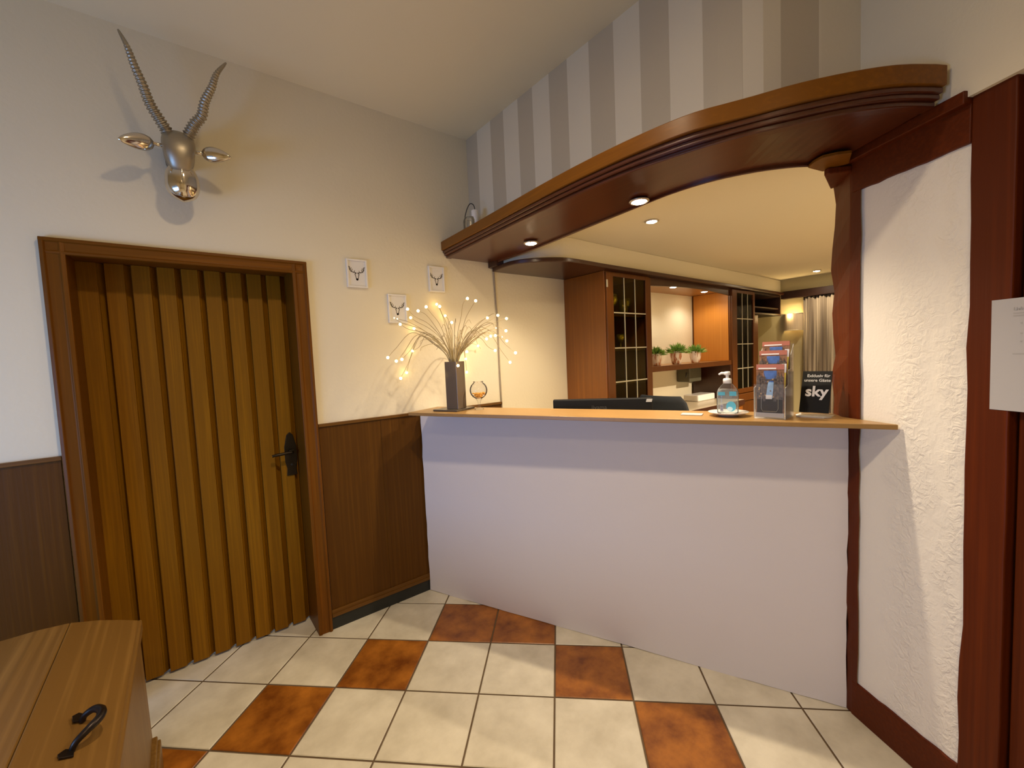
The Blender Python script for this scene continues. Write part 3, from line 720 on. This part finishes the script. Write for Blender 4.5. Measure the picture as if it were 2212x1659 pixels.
m = MB(); m.extrude([bc+fx*(.010+.010*math.cos(2*PI*k/16))+fy*.0264+UP*(.022+.009*math.sin(2*PI*k/16)) for k in range(16)], fy*.0003); m.build('label_patch', M['lblue'], lab)
m = MB(); m.obox(bc+fx*-.026+fy*.0258+UP*.010, fx*.011, fy*.0003, UP*.030); bcd = m.build('barcode_field', M['paper'], lab)
m = MB()
for k in range(7): m.obox(bc+fx*-.025+fy*.0262+UP*(.012+.0038*k), fx*.009, fy*.0003, UP*(.0012+.0008*(k % 3)))
m.build('barcode', M['barcode'], bcd)
cdd = V((.40, -.916, 0)); o = MB().obox(V((1.697, .985, BT)), V((.36, -.93, 0)).normalized()*.085, V((.93, .36, 0)).normalized()*.055, UP*.0035).build('white_card', M['paper'], org=(1.71, .96, BT), bevel=.0008)
tag(o, 'white card lying on the board left of the saucer', 'card')

# ---- brochure holder with brochures
h0 = V((1.780, .719, BT)); hx = V((.10, -.995, 0)).normalized(); hy = V((.995, .10, 0)).normalized(); Wd = .108
t = thing('brochure_holder', 'clear acrylic brochure holder with three stepped pockets', 'brochure holder', h0)
def sheet(o, a, b, c, nm, mat, par): return MB().obox(o, a, b, c).build(nm, mat, par)
T = .0022; tiers = [(0, .000, .135), (.040, .075, .195), (.080, .145, .250)]
for dep, z0, zt in tiers:
    sheet(h0+hy*dep+UP*max(z0-.0, .0), hx*Wd, hy*T, UP*(zt-z0), 'front_panel', M['acryl'], t)
sheet(h0+hy*.125, hx*Wd, hy*T, UP*.29, 'back_panel', M['acryl'], t)
for s in (0, Wd-T):
    m = MB(); m.extrude([h0+hx*s+hy*a+UP*b for a, b in ((T, .002), (.124, .002), (.124, .285), (.082, .245), (.082, .19), (.042, .185), (.042, .128), (T, .12))], hx*T); m.build('side_panel', M['acryl'], t)
sheet(h0+hy*T+hx*T, hx*(Wd-2*T), hy*.12, UP*.003, 'base_panel', M['acryl'], t)
for s in (0, Wd-T):
    m = MB(); E_ = [(T, .12), (.042, .128), (.042, .185), (.082, .19), (.082, .245), (.124, .285)]
    m.tube([h0+hx*(s+T/2)+hy*a+UP*(b+.0012) for a, b in E_], .0013, 5); m.tube([h0+hx*(s+T/2)-hy*.0005+UP*.002, h0+hx*(s+T/2)-hy*.0005+UP*.12], .0012, 5); m.build('edge_glint', M['edge'], t)  # painted glints along the panel edges
def brochure(dep, zb, zt, lab, front=False):
    o0 = h0+hx*.005+hy*dep+UP*zb; w_ = .096; lean = .010
    b = thing('brochure', lab, 'brochure', o0, 'brochures in the acrylic holder')
    hh = zt-zb; up = (UP*hh+hy*lean); upn = up.normalized(); nf = -hy
    def pl(nm, u0, u1, v0, v1, lay, mat, par):
        return MB().extrude([o0+hx*w_*u+up*v+nf*(.0004*lay) for u, v in ((u0, v0), (u1, v0), (u1, v1), (u0, v1))], nf*.0003).build(nm, mat, par)
    c = MB().obox(o0, hx*w_, up, hy*.006).build('cover', M['cover'], b)
    pl('title_band', 0, 1, .90, 1, 1, M['cover_r'], c); pl('title_line', .08, .72, .91, .935, 2, M['signw'], c)
    top = .88
    pl('sky_photo', .28, .74, .66, .88, 1, M['sky_b'], c)
    m = MB(); rr = random.Random(int(dep*1000)+1)
    for u, wv, h0_, hv in ((.10, .16, .34, .86), (.20, .10, .34, .82), (.30, .09, .30, .84), (.385, .05, .34, .76), (.68, .10, .30, .80), (.78, .12, .34, .86), (.90, .15, .34, .84)):
        m.extrude([o0+hx*w_*uu+up*vv+nf*.0010 for uu, vv in ((u-wv/2, h0_), (u+wv/2, h0_), (u+wv/2, hv-.08), (u+wv*.15, hv-.06), (u, hv), (u-wv*.15, hv-.06), (u-wv/2, hv-.08))], nf*.0003)
    m.extrude([o0+hx*w_*uu+up*vv+nf*.0010 for uu, vv in ((.30, .69), (.74, .69), (.74, .72), (.30, .72))], nf*.0003)
    m.build('tower_silhouette', M['tower'], c)
    MB().extrude([o0+hx*w_*uu+up*vv+nf*.0014 for uu, vv in ((.36, .36), (.60, .36), (.64, .66), (.44, .67))], nf*.0003).build('sky_photo', M['sky_l'], c)
    pl('title_line', .36, .58, .345, .42, 4, M['signw'], c)
    m = MB()
    for k in range(9):
        u = rr.uniform(.08, .92); v = rr.uniform(.36, .74); m.extrude([o0+hx*w_*(u+du)+up*(v+dv)+nf*.0015 for du, dv in ((-.03, -.012), (.03, -.012), (.03, .012), (-.03, .012))], nf*.0002)
    m.build('window_spots', M['cover_lit'], c)
    pl('dark_field', .04, .96, .02, .36, 2, M['dark'], c)
    if front:
        pl('grey_strip', -.01, 1.01, .0, .085, 5, M['signg'], c)
        m = MB()
        P = [(.20, .40), (.20, .16), (.26, .11), (.74, .11), (.80, .16), (.80, .40)]
        m.tube([o0+hx*w_*u+up*v+nf*.002 for u, v in P], .0006, 5); m.build('outline', M['lead'], c)
    return b
brochure(.006, .006, .212, 'front brochure with a dark lower half in the lowest holder pocket', True)
brochure(.046, .080, .265, 'middle brochure with blue sky in the second holder pocket')
brochure(.086, .120, .300, 'rearmost brochure, topmost in the acrylic holder')
for k, (dep, zb, zt, lab) in enumerate(((.012, .10, .213, 'yellow leaflet sticking up in the lowest holder pocket'), (.052, .17, .268, 'yellow leaflet sticking up in the second holder pocket'))):
    o0 = h0+hx*.087+hy*(dep+.004)+UP*zb; t2 = thing('leaflet', lab, 'leaflet', o0, 'yellow leaflets')
    MB().obox(o0, hx*.015, hy*.002, UP*(zt-zb)*.70+hx*.004).build('sheet', M['yellow'], t2)
    MB().obox(o0+UP*(zt-zb)*.70+hx*.004, hx*.015, hy*.002, UP*(zt-zb)*.30+hx*.002).build('tip', M['signw'], t2)

# ---- black tent card sign
sx = V((.03, -1, 0)).normalized(); sn = V((-1, -.03, 0)).normalized(); s0_ = V((1.955, .620, BT+.012)); up = V((.050, 0, .162)); wS = .099
t = thing('counter_sign', 'black upright card reading sky in white at the pillar', 'sign', (1.96, .57, BT))
c = MB().obox(s0_, sx*wS, up, -sn*.002).build('card', M['signb'], t)
upn = up.normalized(); face = sx.cross(upn)
def on(u, v): return s0_+sx*wS*u+up*v+sn*.0004+UP*0
text_mesh('sky_lettering', 'sky', .058, M['signw'], on(.53, .50), sx, upn, c, bold=.0016)
text_mesh('small_lettering', 'Exklusiv für', .0165, M['signg'], on(.55, .885), sx, upn, c, bold=.0003)
text_mesh('small_lettering', 'unsere Gäste', .0165, M['signg'], on(.52, .775), sx, upn, c, bold=.0003)
MB().obox(s0_-sn*.004-UP*.010+sx*.004, sx*(wS+.001), up*.98, -sn*.0025).build('sleeve', M['acryl'], t)
m = MB(); m.obox(V((1.940, .626, BT)), sx*.115, V((.06, 0, 0)), UP*.003); m.build('foot', M['acryl'], t)
m = MB(); m.extrude([(1.895, .610, BT), (1.900, .520, BT), (1.934, .505, BT), (1.930, .610, BT)], (0, 0, .004)); o = m.build('paper_slip', M['paper'], org=(1.91, .56, BT)); tag(o, 'loose white paper slip in front of the black sign', 'paper')

# ---- monitor, desk, chair
md = V((.35, -.413, 0)).normalized(); mn = V((-md.y, md.x, 0))*-1          # mn: towards the hall
if mn.x > 0: mn = -mn
m0 = V((1.653, 1.736, 0)); Wm = .541
t = thing('computer_monitor', 'black computer monitor seen from behind the counter board', 'monitor', (1.85, 1.55, .74))
c = MB().obox(m0+UP*.86, md*Wm, -mn*.035, UP*.34).build('housing', M['monitor'], t, bevel=.006)
MB().obox(m0+md*.05+mn*.012+UP*.90, md*(Wm-.12), -mn*.014, UP*.22).build('rear_bulge', M['monitor'], t, bevel=.006)
MB().obox(m0-mn*.0355+md*.012+UP*.875, md*(Wm-.024), -mn*.001, UP*.313).build('screen', M['dark'], t)
MB().obox(m0+md*.24+mn*.014+UP*.742, md*.06, -mn*.02, UP*.30).build('stand', M['monitor'], t, bevel=.003)
MB().obox(m0+md*.16+mn*.09+UP*.7305, md*.22, -mn*.19, UP*.012).build('foot', M['monitor'], t, bevel=.003)
text_mesh('maker_lettering', 'iiyama', .034, M['mtext'], m0+md*.256+mn*.001+UP*1.152, md if md.cross(UP).dot(mn) > 0 else -md, UP, c, bold=.0004)
MB().obox(m0+md*.207+mn*.0142+UP*1.10, md*.052, mn*.0004, UP*.018).build('sticker', M['paper'], t)
MB().obox(m0+md*.506+UP*1.178, md*.030, mn*.004, UP*.016+md*.004).build('corner_clip', M['signg'], t)
t = thing('office_desk', 'plain brown desk behind the counter wall carrying the monitor', 'desk', (1.95, 1.5, 0))
q0 = C0+CN*.15+CD*.35
MB().obox(q0+UP*.70, CD*1.25, CN*.55, UP*.03).build('top', M['leather'], t, bevel=.003)
for a_, b_ in ((.02, .02), (1.19, .02), (.02, .49), (1.19, .49)): MB().obox(q0+CD*a_+CN*b_, CD*.04, CN*.04, UP*.70).build('leg', M['leather'], t)
t = thing('office_chair', 'dark blue-black office chair behind the monitor', 'chair', (2.72, 1.70, 0))
m = MB(); rs = []
for k in range(13):
    z = .62+.515*k/12; hw = .20*(1-.12*max(0, (k-9)/3)**2)-(.02 if k == 0 else 0); 
    if k == 12: hw = .155
    bx = 2.62+.05*math.sin(PI*k/12)
    rs.append([V((bx+.03*abs(math.cos(th_))**2*0+dx, 1.70+hw*math.cos(th_), z+(.0))) for th_, dx in [(2*PI*j/20, -.028*abs(math.sin(2*PI*j/20))**.6*(1 if math.sin(2*PI*j/20) > 0 else -1)+.05*abs(math.cos(2*PI*j/20))**3) for j in range(20)]])
m.loft(rs); m.build('backrest', M['chair'], t, smooth=True, bevel=0)
MB().lathe([(.001, .44), (.20, .44), (.235, .46), (.235, .50), (.20, .52), (.001, .525)], (2.86, 1.70, 0), 28).build('seat', M['chair'], t, smooth=True)
MB().tube([(2.86, 1.70, .05), (2.86, 1.70, .44)], .028, 12).build('column', M['monitor'], t)
MB().tube(crom([(2.80, 1.70, .44), (2.68, 1.70, .44), (2.64, 1.70, .52), (2.645, 1.70, .68)], 5), .018, 8).build('back_bracket', M['monitor'], t, smooth=True)
for k in range(5):
    an = 2*PI*k/5+.3; dv = V((math.cos(an), math.sin(an), 0)); c0 = V((2.86, 1.70, 0))
    lg = MB().tube([c0+UP*.10, c0+dv*.27+UP*.07], [.022, .015], 8).build('leg', M['monitor'], t)
    MB().ball(c0+dv*.27+UP*.03, .029, 10, 6).build('caster', M['monitor'], lg, smooth=True)

# ---- cabinet wall
t = thing('cornice_board', 'dark curved cornice board running along the top of the cabinets', 'cornice', (3.5, 2.2, 2.05))
cu = crom([(1.768, 2.418, 0), (1.752, 2.30, 0), (1.757, 2.172, 0), (1.834, 2.054, 0), (1.966, 1.962, 0), (2.10, 1.936, 0), (2.40, 1.945, 0)], 8)+[V((5.72, 1.965, 0)), V((5.72, 2.418, 0))]
MB().prism([(p.x, p.y) for p in cu], 2.053, 2.0815).build('board', M['cab_d'], t, bevel=.006, seg=3, smooth='auto')
def lead_door(t, x0, x1, gx0, gx1, zt, zb, name='glass_door', hinge=True):
    y0, y1 = 1.992, 2.009; m = MB(); gz1 = zt-.028; gz0 = zb+.05
    m.box(x0, gx0, y0, y1, zb, zt); m.box(gx1, x1, y0, y1, zb, zt); m.box(gx0, gx1, y0, y1, gz1, zt); m.box(gx0, gx1, y0, y1, zb, gz0)
    d_ = m.build(name, M['cab_shaded'], t, bevel=.003)
    B(gx0, gx1, 2.000, 2.003, gz0, gz1).build('pane', M['smoke'], d_)
    m = MB(); g_ = (gx1-gx0)/3
    for k in (1, 2): m.box(gx0+g_*k-.004, gx0+g_*k+.004, 1.996, 2.0, gz0, gz1)
    for z in (1.75, 1.487, 1.232, .977):
        if gz0 < z < gz1: m.box(gx0, gx1, 1.9955, 1.9995, z-.0045, z+.0045)
    m.build('lead_bars', M['lead'], d_)
    if hinge: B(x0-.004, x0+.010, 1.986, 1.9925, 1.93, 1.985).build('hinge', M['lead'], d_, bevel=.002)
    return d_
t = thing('display_cabinet', 'tall brown cabinet with leaded glass door left of the niche', 'cabinet', (2.75, 2.2, 0))
m = MB(); m.box(2.47, 2.49, 2.01, 2.418, 0, 2.052); m.box(3.01, 3.03, 2.01, 2.418, 0, 2.052); m.box(2.49, 3.01, 2.40, 2.418, 0, 2.052); m.box(2.49, 3.01, 2.01, 2.40, 0, .08)
m.box(2.49, 3.01, 2.01, 2.40, .90, .92); m.box(2.49, 3.01, 2.01, 2.40, 2.034, 2.052)
m.build('carcass', M['cab'], t, bevel=.002)
for z in (1.728, 1.465, 1.21): B(2.491, 3.009, 2.03, 2.399, z, z+.014).build('shelf', M['cab_in'], t)
B(2.472, 3.028, 1.992, 2.009, .06, .90).build('lower_door', M['cab'], t, bevel=.003)
lead_door(t, 2.474, 3.026, 2.551, 2.955, 2.042, .92)
def tumbler(x, y, z, rr, hh, lab, stem=False):
    if stem: pr = [(.001, 0), (rr*.8, .001), (rr*.7, .004), (.006, .01), (.005, hh*.42), (rr*.7, hh*.52), (rr, hh*.75), (rr*.9, hh), (rr*.86, hh), (rr*.95, hh*.75), (rr*.65, hh*.55), (.001, hh*.46)]
    else: pr = [(.001, 0), (rr*.85, 0), (rr, hh), (rr*.95, hh), (rr*.8, .006), (.001, .006)]
    o = MB().lathe(pr, (x, y, z), 16).build('drinking_glass', M['glassy_g'], smooth=True, org=(x, y, z)); tag(o, lab, 'glass', 'glasses in the display cabinet')
M['glassy_g'] = glassy('cabinet_glassware', (.75, .80, .55), .25, .1, milk=.10)
tumbler(2.62, 2.12, 1.743, .045, .15, 'large glass at the left on the top cabinet shelf', True)
tumbler(2.735, 2.15, 1.743, .042, .17, 'stemmed glass in the middle of the top cabinet shelf', True)
tumbler(2.84, 2.13, 1.743, .035, .13, 'tumbler right of the middle on the top cabinet shelf')
tumbler(2.935, 2.16, 1.743, .035, .15, 'stemmed glass at the right on the top cabinet shelf', True)
tumbler(2.60, 2.13, 1.480, .035, .10, 'low tumbler at the left on the second cabinet shelf')
tumbler(2.80, 2.13, 1.480, .034, .12, 'stemmed glass on the second cabinet shelf', True)
o = MB().lathe([(.001, 0), (.05, 0), (.06, .05), (.045, .10), (.025, .13), (.025, .16), (.02, .16), (.001, .15)], (2.63, 2.16, .9205), 18).build('brown_jug', M['cab_l'], smooth=True, org=(2.63, 2.16, .92)); tag(o, 'brown jug on the bottom shelf of the leaded glass cabinet', 'jug')

t = thing('niche_unit', 'open wooden niche with arched valance holding three plants', 'niche shelf', (3.7, 2.2, 1.28))
m = MB(); n = 24; poly = [(3.03, 2.012, 2.052)]+[(3.03+1.41*k/n, 2.012, 1.982+.024*math.sin(PI*k/n)) for k in range(n+1)]+[(4.44, 2.012, 2.052)]
m.extrude(poly, (0, .018, 0)); m.build('valance', M['cab_d'], t)
B(3.031, 4.439, 2.031, 2.418, 2.028, 2.05).build('top_panel', M['cab_l'], t)
s_ = B(3.031, 4.439, 2.012, 2.418, 1.285, 1.320).build('shelf', M['cab_l'], t, bevel=.002)
B(3.031, 4.439, 2.002, 2.0115, 1.280, 1.326).build('front_lip', M['cab_shaded'], t, bevel=.003)
# plants
p0 = V((3.33, 2.15, 1.3205))
def plant(p, lab, seed):
    t = thing('potted_plant', lab, 'plant', p, 'plants in the niche')
    MB().lathe([(.001, 0), (.031, 0), (.036, .012), (.046, .055), (.050, .100), (.050, .103), (.046, .103), (.042, .088), (.001, .085)], p, 24).build('pot', M['pot'], t, smooth=True)
    MB().lathe([(.001, .086), (.041, .086), (.041, .090), (.001, .093)], p, 16).build('soil', M['soil'], t)
    r = random.Random(seed); m = MB()
    for k in range(320):
        an = r.uniform(0, 2*PI); el = r.uniform(.15, 1.4); d = V((math.cos(an)*math.cos(el), math.sin(an)*math.cos(el), math.sin(el)))
        ln = r.uniform(.035, .095); b0 = p+V((d.x*.022, d.y*.022, .090)); tip = b0+d*ln+V((0, 0, -.010*math.cos(el)))
        wv = d.cross(V((r.uniform(-1, 1), r.uniform(-1, 1), r.uniform(-1, 1)))).normalized()*r.uniform(.003, .006); mid = b0.lerp(tip, .65)
        m.add([b0, mid+wv, tip, mid-wv], [[0, 1, 2, 3]])
    m.build('foliage', M['foliage'], t)
    return t
p1 = plant(p0, 'left potted plant, partly hidden by the leaded cabinet', 5); p1.scale = (1.1, 1.1, 1.05)
for dx, rz, sc, lab in ((.325, 1.9, 1.18, 'middle potted plant in the niche, the tallest and brightest green'), (.665, 4.1, 1.1, 'right potted plant in the niche, beside the orange wood panel')):
    c = copy_tree(p1, (dx, 0, 0)); c.rotation_euler = (0, 0, rz); c.scale = (sc, sc, sc); c['label'] = lab
t = thing('leaded_cabinet', 'narrow brown cabinet with leaded glass door right of the niche', 'cabinet', (4.7, 2.2, 0))
m = MB(); m.box(4.442, 4.462, 2.01, 2.418, 0, 2.052); m.box(4.96, 4.98, 2.01, 2.418, 0, 2.052); m.box(4.462, 4.96, 2.40, 2.418, 0, 2.052); m.box(4.462, 4.96, 2.01, 2.40, .90, .92); m.box(4.462, 4.96, 2.01, 2.40, 2.03, 2.052)
m.build('carcass', M['cab_shaded'], t, bevel=.002)
B(4.4365, 4.4415, 2.032, 2.399, 1.322, 2.026).build('side_veneer', M['veneer'], t)
for z in (1.728, 1.465, 1.21): B(4.463, 4.959, 2.03, 2.399, z, z+.014).build('shelf', M['cab_in'], t)
lead_door(t, 4.445, 4.977, 4.55, 4.935, 2.042, .97, hinge=False)
B(4.443, 4.979, 1.992, 2.009, .06, .88).build('lower_door', M['cab_shaded'], t, bevel=.003)
B(4.443, 5.30, 1.97, 2.009, .885, .965).build('base_moulding', M['cab_shaded'], t, bevel=.008, seg=3)
t = thing('wall_cupboard', 'dark open wall cupboard at the far end of the cabinets', 'cupboard', (5.35, 2.2, 1.8))
m = MB(); m.box(4.982, 5.72, 2.40, 2.418, 1.81, 2.05); m.box(4.982, 5.72, 2.0, 2.40, 1.81, 1.83); m.box(4.982, 5.72, 2.0, 2.40, 2.03, 2.05); m.box(5.70, 5.72, 2.0, 2.40, 1.83, 2.03)
m.build('carcass', M['cab_k'], t, bevel=.002)
B(4.983, 5.699, 2.02, 2.399, 1.885, 1.90).build('shelf', M['cab_k'], t)
o = B(4.982, 5.20, 2.05, 2.07, .0, 1.808).build('side_panel', M['cab_shaded'], bevel=.002); o.name = 'wood_panel'; tag(o, 'upright brown wood panel under the dark wall cupboard', 'panel')
# worktop unit under the niche
t = thing('base_unit', 'low brown base unit with pale worktop under the niche', 'base unit', (3.7, 2.1, 0))
B(3.032, 4.440, 1.885, 2.418, .905, .930).build('worktop', M['work'], t, bevel=.003)
B(3.032, 4.440, 1.91, 2.418, .06, .904).build('carcass', M['cab'], t)
B(3.032, 4.440, 1.878, 1.884, .880, .930).build('front_edge', M['cab_d'], t, bevel=.002)
for k in range(3): 
    d_ = B(3.05+.465*k, 3.50+.465*k, 1.895, 1.909, .08, .86).build('door', M['cab'], t, bevel=.003)
    MB().ball((3.46+.465*k, 1.885, .78), .012, 10, 6).build('knob', M['bronze'], d_, smooth=True)
o = B(4.02, 4.36, 2.14, 2.30, .9305, .995).build('white_box', M['porcelain'], bevel=.012, seg=3); tag(o, 'low white box on the pale worktop', 'box')
t = thing('olive_dispenser', 'olive grey dispenser under the plant niche shelf', 'dispenser', (4.2, 2.36, 1.1))
B(4.10, 4.34, 2.27, 2.412, 1.118, 1.262).build('housing', M['olive'], t, bevel=.01)
B(4.13, 4.31, 2.4125, 2.4195, 1.13, 1.25).build('wall_mount', M['olive'], t)
MB().tube([(4.09, 2.30, 1.215), (4.05, 2.28, 1.20), (4.045, 2.28, 1.17)], .007, 8).build('spout', M['dcord'], t, smooth=True)
o = B(4.405, 4.44, 2.0, 2.40, .9305, 1.278).build('dark_panel', M['cab_d']); tag(o, 'dark wood side panel below the niche shelf', 'panel')

# ---- back wall: rail, curtain, sconce
o = B(5.72, 5.799, -1.0, 2.0, 2.005, 2.092).build('curtain_rail', M['cab_k'], bevel=.004); tag(o, 'dark wooden rail above the string curtain', 'curtain rail')
o = B(5.724, 5.799, -1.0, 2.40, 2.092, 2.2)
m = MB(); rs = []
nn = 260
for k in range(nn+1):
    y = 1.78-2.5*k/nn; x = 5.752+.010*math.sin(k*1.7)+.012*math.sin(k*.53+1); rs.append([V((x, y, 2.0035)), V((x, y, .05)), V((x+.006, y, .05)), V((x+.006, y, 2.0035))])
m.loft(rs); o = m.build('string_curtain', M['curtain'], smooth=True); tag(o, 'beige striped curtain hanging behind the brochure holder', 'curtain')
t = thing('wall_lamp', 'glowing wall lamp with two-tier shade left of the striped curtain', 'wall lamp', (5.8, 1.89, 1.7))
for z0, z1 in ((1.625, 1.825),):
    m = MB(); rs = []
    for k in range(15):
        an = PI/2+PI*k/14; dx, dy = math.cos(an)*.10, math.sin(an)*.105
        rs.append([V((5.795+dx, 1.885+dy, z0)), V((5.795+dx, 1.885+dy, z1)), V((5.795+dx*.97, 1.885+dy*.97, z1)), V((5.795+dx*.97, 1.885+dy*.97, z0))])
    m.loft(rs); m.build('shade', M['shade'], t, smooth=False)
MB().ball((5.745, 1.885, 1.725), .022, 12, 8, (1, 1, 1.6)).build('bulb', M['glow'], t, smooth=True)
B(5.775, 5.799, 1.86, 1.91, 1.66, 1.79).build('back_plate', M['bronze'], t)
m = MB()
for z in (1.627, 1.823):
    m.tube([V((5.795+math.cos(PI/2+PI*k/14)*.101, 1.885+math.sin(PI/2+PI*k/14)*.106, z)) for k in range(15)], .0045, 6)
m.build('shade_rim', M['lead'], t)

# ---- domed wooden chest in the foreground
t = thing('wooden_chest', 'domed pine chest with iron handle in the lower left corner', 'chest', (-.46, 1.4, 0))
Y0c, Y1c = .80, 1.98
bp = MB(); 
bp.loft([[(-.172, Y0c, .13), (-.172, Y1c, .13), (-.745, Y1c, .13), (-.745, Y0c, .13)], [(-.178, Y0c, .535), (-.178, Y1c, .535), (-.74, Y1c, .535), (-.74, Y0c, .535)]])
bp.build('body', M['chest_z'], t, bevel=.003)
pl = MB(); pl.box(-.770, -.150, Y0c-.02, Y1c+.004, 0, .115); pl.prism([(-.158, Y0c-.012), (-.158, Y1c+.002), (-.762, Y1c+.002), (-.762, Y0c-.012)], .115, .133); pl.build('plinth', M['chest_z'], t, bevel=.004)
arc = [(-.178, .578), (-.225, .600), (-.274, .620), (-.343, .6405), (-.416, .6475), (-.494, .6475), (-.57, .6405), (-.64, .620), (-.69, .600), (-.735, .578)]
def slat(i0, i1, nm):
    P = arc[i0:i1+1]; m = MB(); a_ = [(x+(.0006 if k == len(P)-1 else (-.0006 if k == 0 else 0)), z) for k, (x, z) in enumerate(P)]
    m.extrude([(x, Y0c-.004, z) for x, z in a_]+[(x, Y0c-.004, z-.022) for x, z in a_[::-1]], (0, Y1c-Y0c+.008, 0)); m.build(nm, M['chest'], t, bevel=.003)
slat(0, 3, 'lid_slat'); slat(3, 6, 'lid_slat'); slat(6, 9, 'lid_slat')
m = MB(); m.box(-.196, -.168, Y0c-.006, Y1c+.006, .5365, .577); m.box(-.75, -.735, Y0c-.006, Y1c+.006, .5365, .577)
m.build('lid_edge', M['chest'], t, bevel=.006, seg=3)
m = MB()
for yy in (Y0c, Y1c-.02): m.extrude([(x, yy, z-.023) for x, z in arc[1:-1]]+[(-.735, yy, .545), (-.20, yy, .545)], (0, .02, 0))
m.build('lid_end', M['chest'], t)
HP = [(-.247, 1.437, .6135), (-.240, 1.434, .628), (-.222, 1.424, .640), (-.207, 1.400, .644), (-.207, 1.372, .644), (-.224, 1.350, .640), (-.243, 1.341, .628), (-.252, 1.338, .612)]
h = MB().tube(crom(HP, 5), [.0065+.003*math.sin(PI*i/35)**2 for i in range(36)], 10).build('handle', M['iron'], t, smooth=True)
for (x, y, dy) in ((-.252, 1.446, .02), (-.257, 1.327, -.03)):
    m = MB(); m.extrude([(x+px, y+py+0, .6135-(px)*.42+.002) for px, py in ((-.010, -.012), (.012, -.010), (.010, .012), (-.004, .016+max(0, dy)*.3), (-.014, .010+min(0, dy)*.3))], (0, 0, .004)); m.build('handle_plate', M['iron'], h, bevel=.001)

# ---- paper notice on the post
ps, ph = RD, UP
o0 = rw(.430, .0048, 1.249); up2 = (UP*.299-RD*.001)
t = thing('paper_notice', 'white printed notice pinned to the broad red timber post', 'notice', o0)
pg = MB().obox(o0, RD*.21, up2, RN*.0006).build('sheet', M['paper'], t)
def pt(u, v): return o0+RD*.21*u+up2*v+RN*.0009
text_mesh('heading', 'Liebe Gäste,', .0115, M['grey_ink'], pt(.22, .905), RD, UP, pg, align='LEFT', bold=.0003)
m = MB()
def line(u0, u1, v): m.obox(pt(u0, v), RD*.21*(u1-u0), UP*.0032, RN*.0002)
for u0, u1, v in ((.22, .9, .862), (.22, .5, .84), (.36, .92, .772), (.36, .92, .752), (.36, .9, .732), (.36, .9, .682), (.36, .86, .662), (.36, .9, .612), (.36, .92, .592), (.36, .8, .572), (.22, .9, .505)): line(u0, u1, v)
for v in (.772, .682, .612): m.obox(pt(.29, v), RD*.004, UP*.004, RN*.0002)
m.build('text_lines', M['grey_ink'], pg)

# ------------------------------------------------------------------ lights
def spotl(name, loc, tgt, power, col, size=math.radians(110), blend=.6, rad=.03):
    l = bpy.data.lights.new(name, 'SPOT'); l.energy = power; l.color = col; l.spot_size = size; l.spot_blend = blend; l.shadow_soft_size = rad
    o = bpy.data.objects.new(name, l); C.objects.link(o); o.location = loc
    o.rotation_euler = (V(tgt)-V(loc)).to_track_quat('-Z', 'Y').to_euler(); return o
WARM = (1, .81, .58)
for i, (x, y, z, pw, sz) in enumerate([(1.639, 1.854, 2.090, 21, 130), (1.618, 1.112, 2.090, 38, 140), (2.314, 1.506, 2.22, 9, 150), (5.45, 1.56, 2.22, 9, 150), (3.562, 2.114, 2.01, 3.6, 130), (4.172, 2.141, 2.01, 4.2, 150), (4.2, 0.0, 2.22, 310, 150)]):  # last entry: added unseen fill lamp that brightens the reception room ceiling
    spotl('spot_and_fill_beam', (x, y, z), (x, y, 0), pw, (1, .88, .74) if y > 2.1 else WARM, math.radians(sz), .6, .014)
spotl('hall_beam', (.38, .85, 2.87), (.38, 1.0, 0), 48, (1, .79, .54), math.radians(145), 1, .05)
spotl('hall_beam', (.38, .85, 2.86), (.38, 1.0, 0), 6.5, (1, .74, .44), math.radians(177), .4, .05)
spotl('hall_beam', (-.3, -.9, 2.87), (-.25, -.7, 0), 52, (1, .74, .44), math.radians(160), 1, .08)
l = bpy.data.lights.new('sconce_glow', 'POINT'); l.energy = 3; l.color = (1, .7, .32); l.shadow_soft_size = .03
o = bpy.data.objects.new('sconce_glow', l); C.objects.link(o); o.location = (5.70, 1.90, 1.80)
l = bpy.data.lights.new('window_daylight', 'AREA'); l.shape = 'RECTANGLE'; l.size = 1.45; l.size_y = .75; l.energy = 19; l.color = (.22, .46, 1)
o = bpy.data.objects.new('window_daylight', l); C.objects.link(o); o.location = (WX-.06, 1.10, 1.08); o.rotation_euler = V((1, .75, -.28)).to_track_quat('-Z', 'Y').to_euler()

# world: dull daylight sky outside the window
wd = bpy.data.worlds.new('world'); bpy.context.scene.world = wd; wd.use_nodes = True
wd.node_tree.nodes['Background'].inputs[0].default_value = (.55, .68, .9, 1); wd.node_tree.nodes['Background'].inputs[1].default_value = .25

# ------------------------------------------------------------------ camera
cam = bpy.data.cameras.new('camera'); co = bpy.data.objects.new('camera', cam); C.objects.link(co)
right, down, fwd = V((.7840, -.6192, -.0440)), V((-.0733, -.0220, -.9971)), V((.6164, .7850, -.0622))
fwd.normalize(); right = (right-fwd*right.dot(fwd)).normalized(); down = fwd.cross(right)
co.matrix_world = Matrix(((right.x, -down.x, -fwd.x, 0), (right.y, -down.y, -fwd.y, 0), (right.z, -down.z, -fwd.z, 1.45), (0, 0, 0, 1)))
cam.sensor_width = 36; cam.lens = 36*911.9/2212; cam.clip_start = .02
sc = bpy.context.scene; sc.camera = co
sc.view_settings.view_transform = 'Standard'; sc.view_settings.look = 'None'; sc.view_settings.gamma = 1; sc.view_settings.exposure = 0.87
sc.cycles.max_bounces = 10; sc.cycles.transparent_max_bounces = 16; sc.cycles.caustics_reflective = False; sc.cycles.caustics_refractive = False; sc.cycles.sample_clamp_indirect = 4
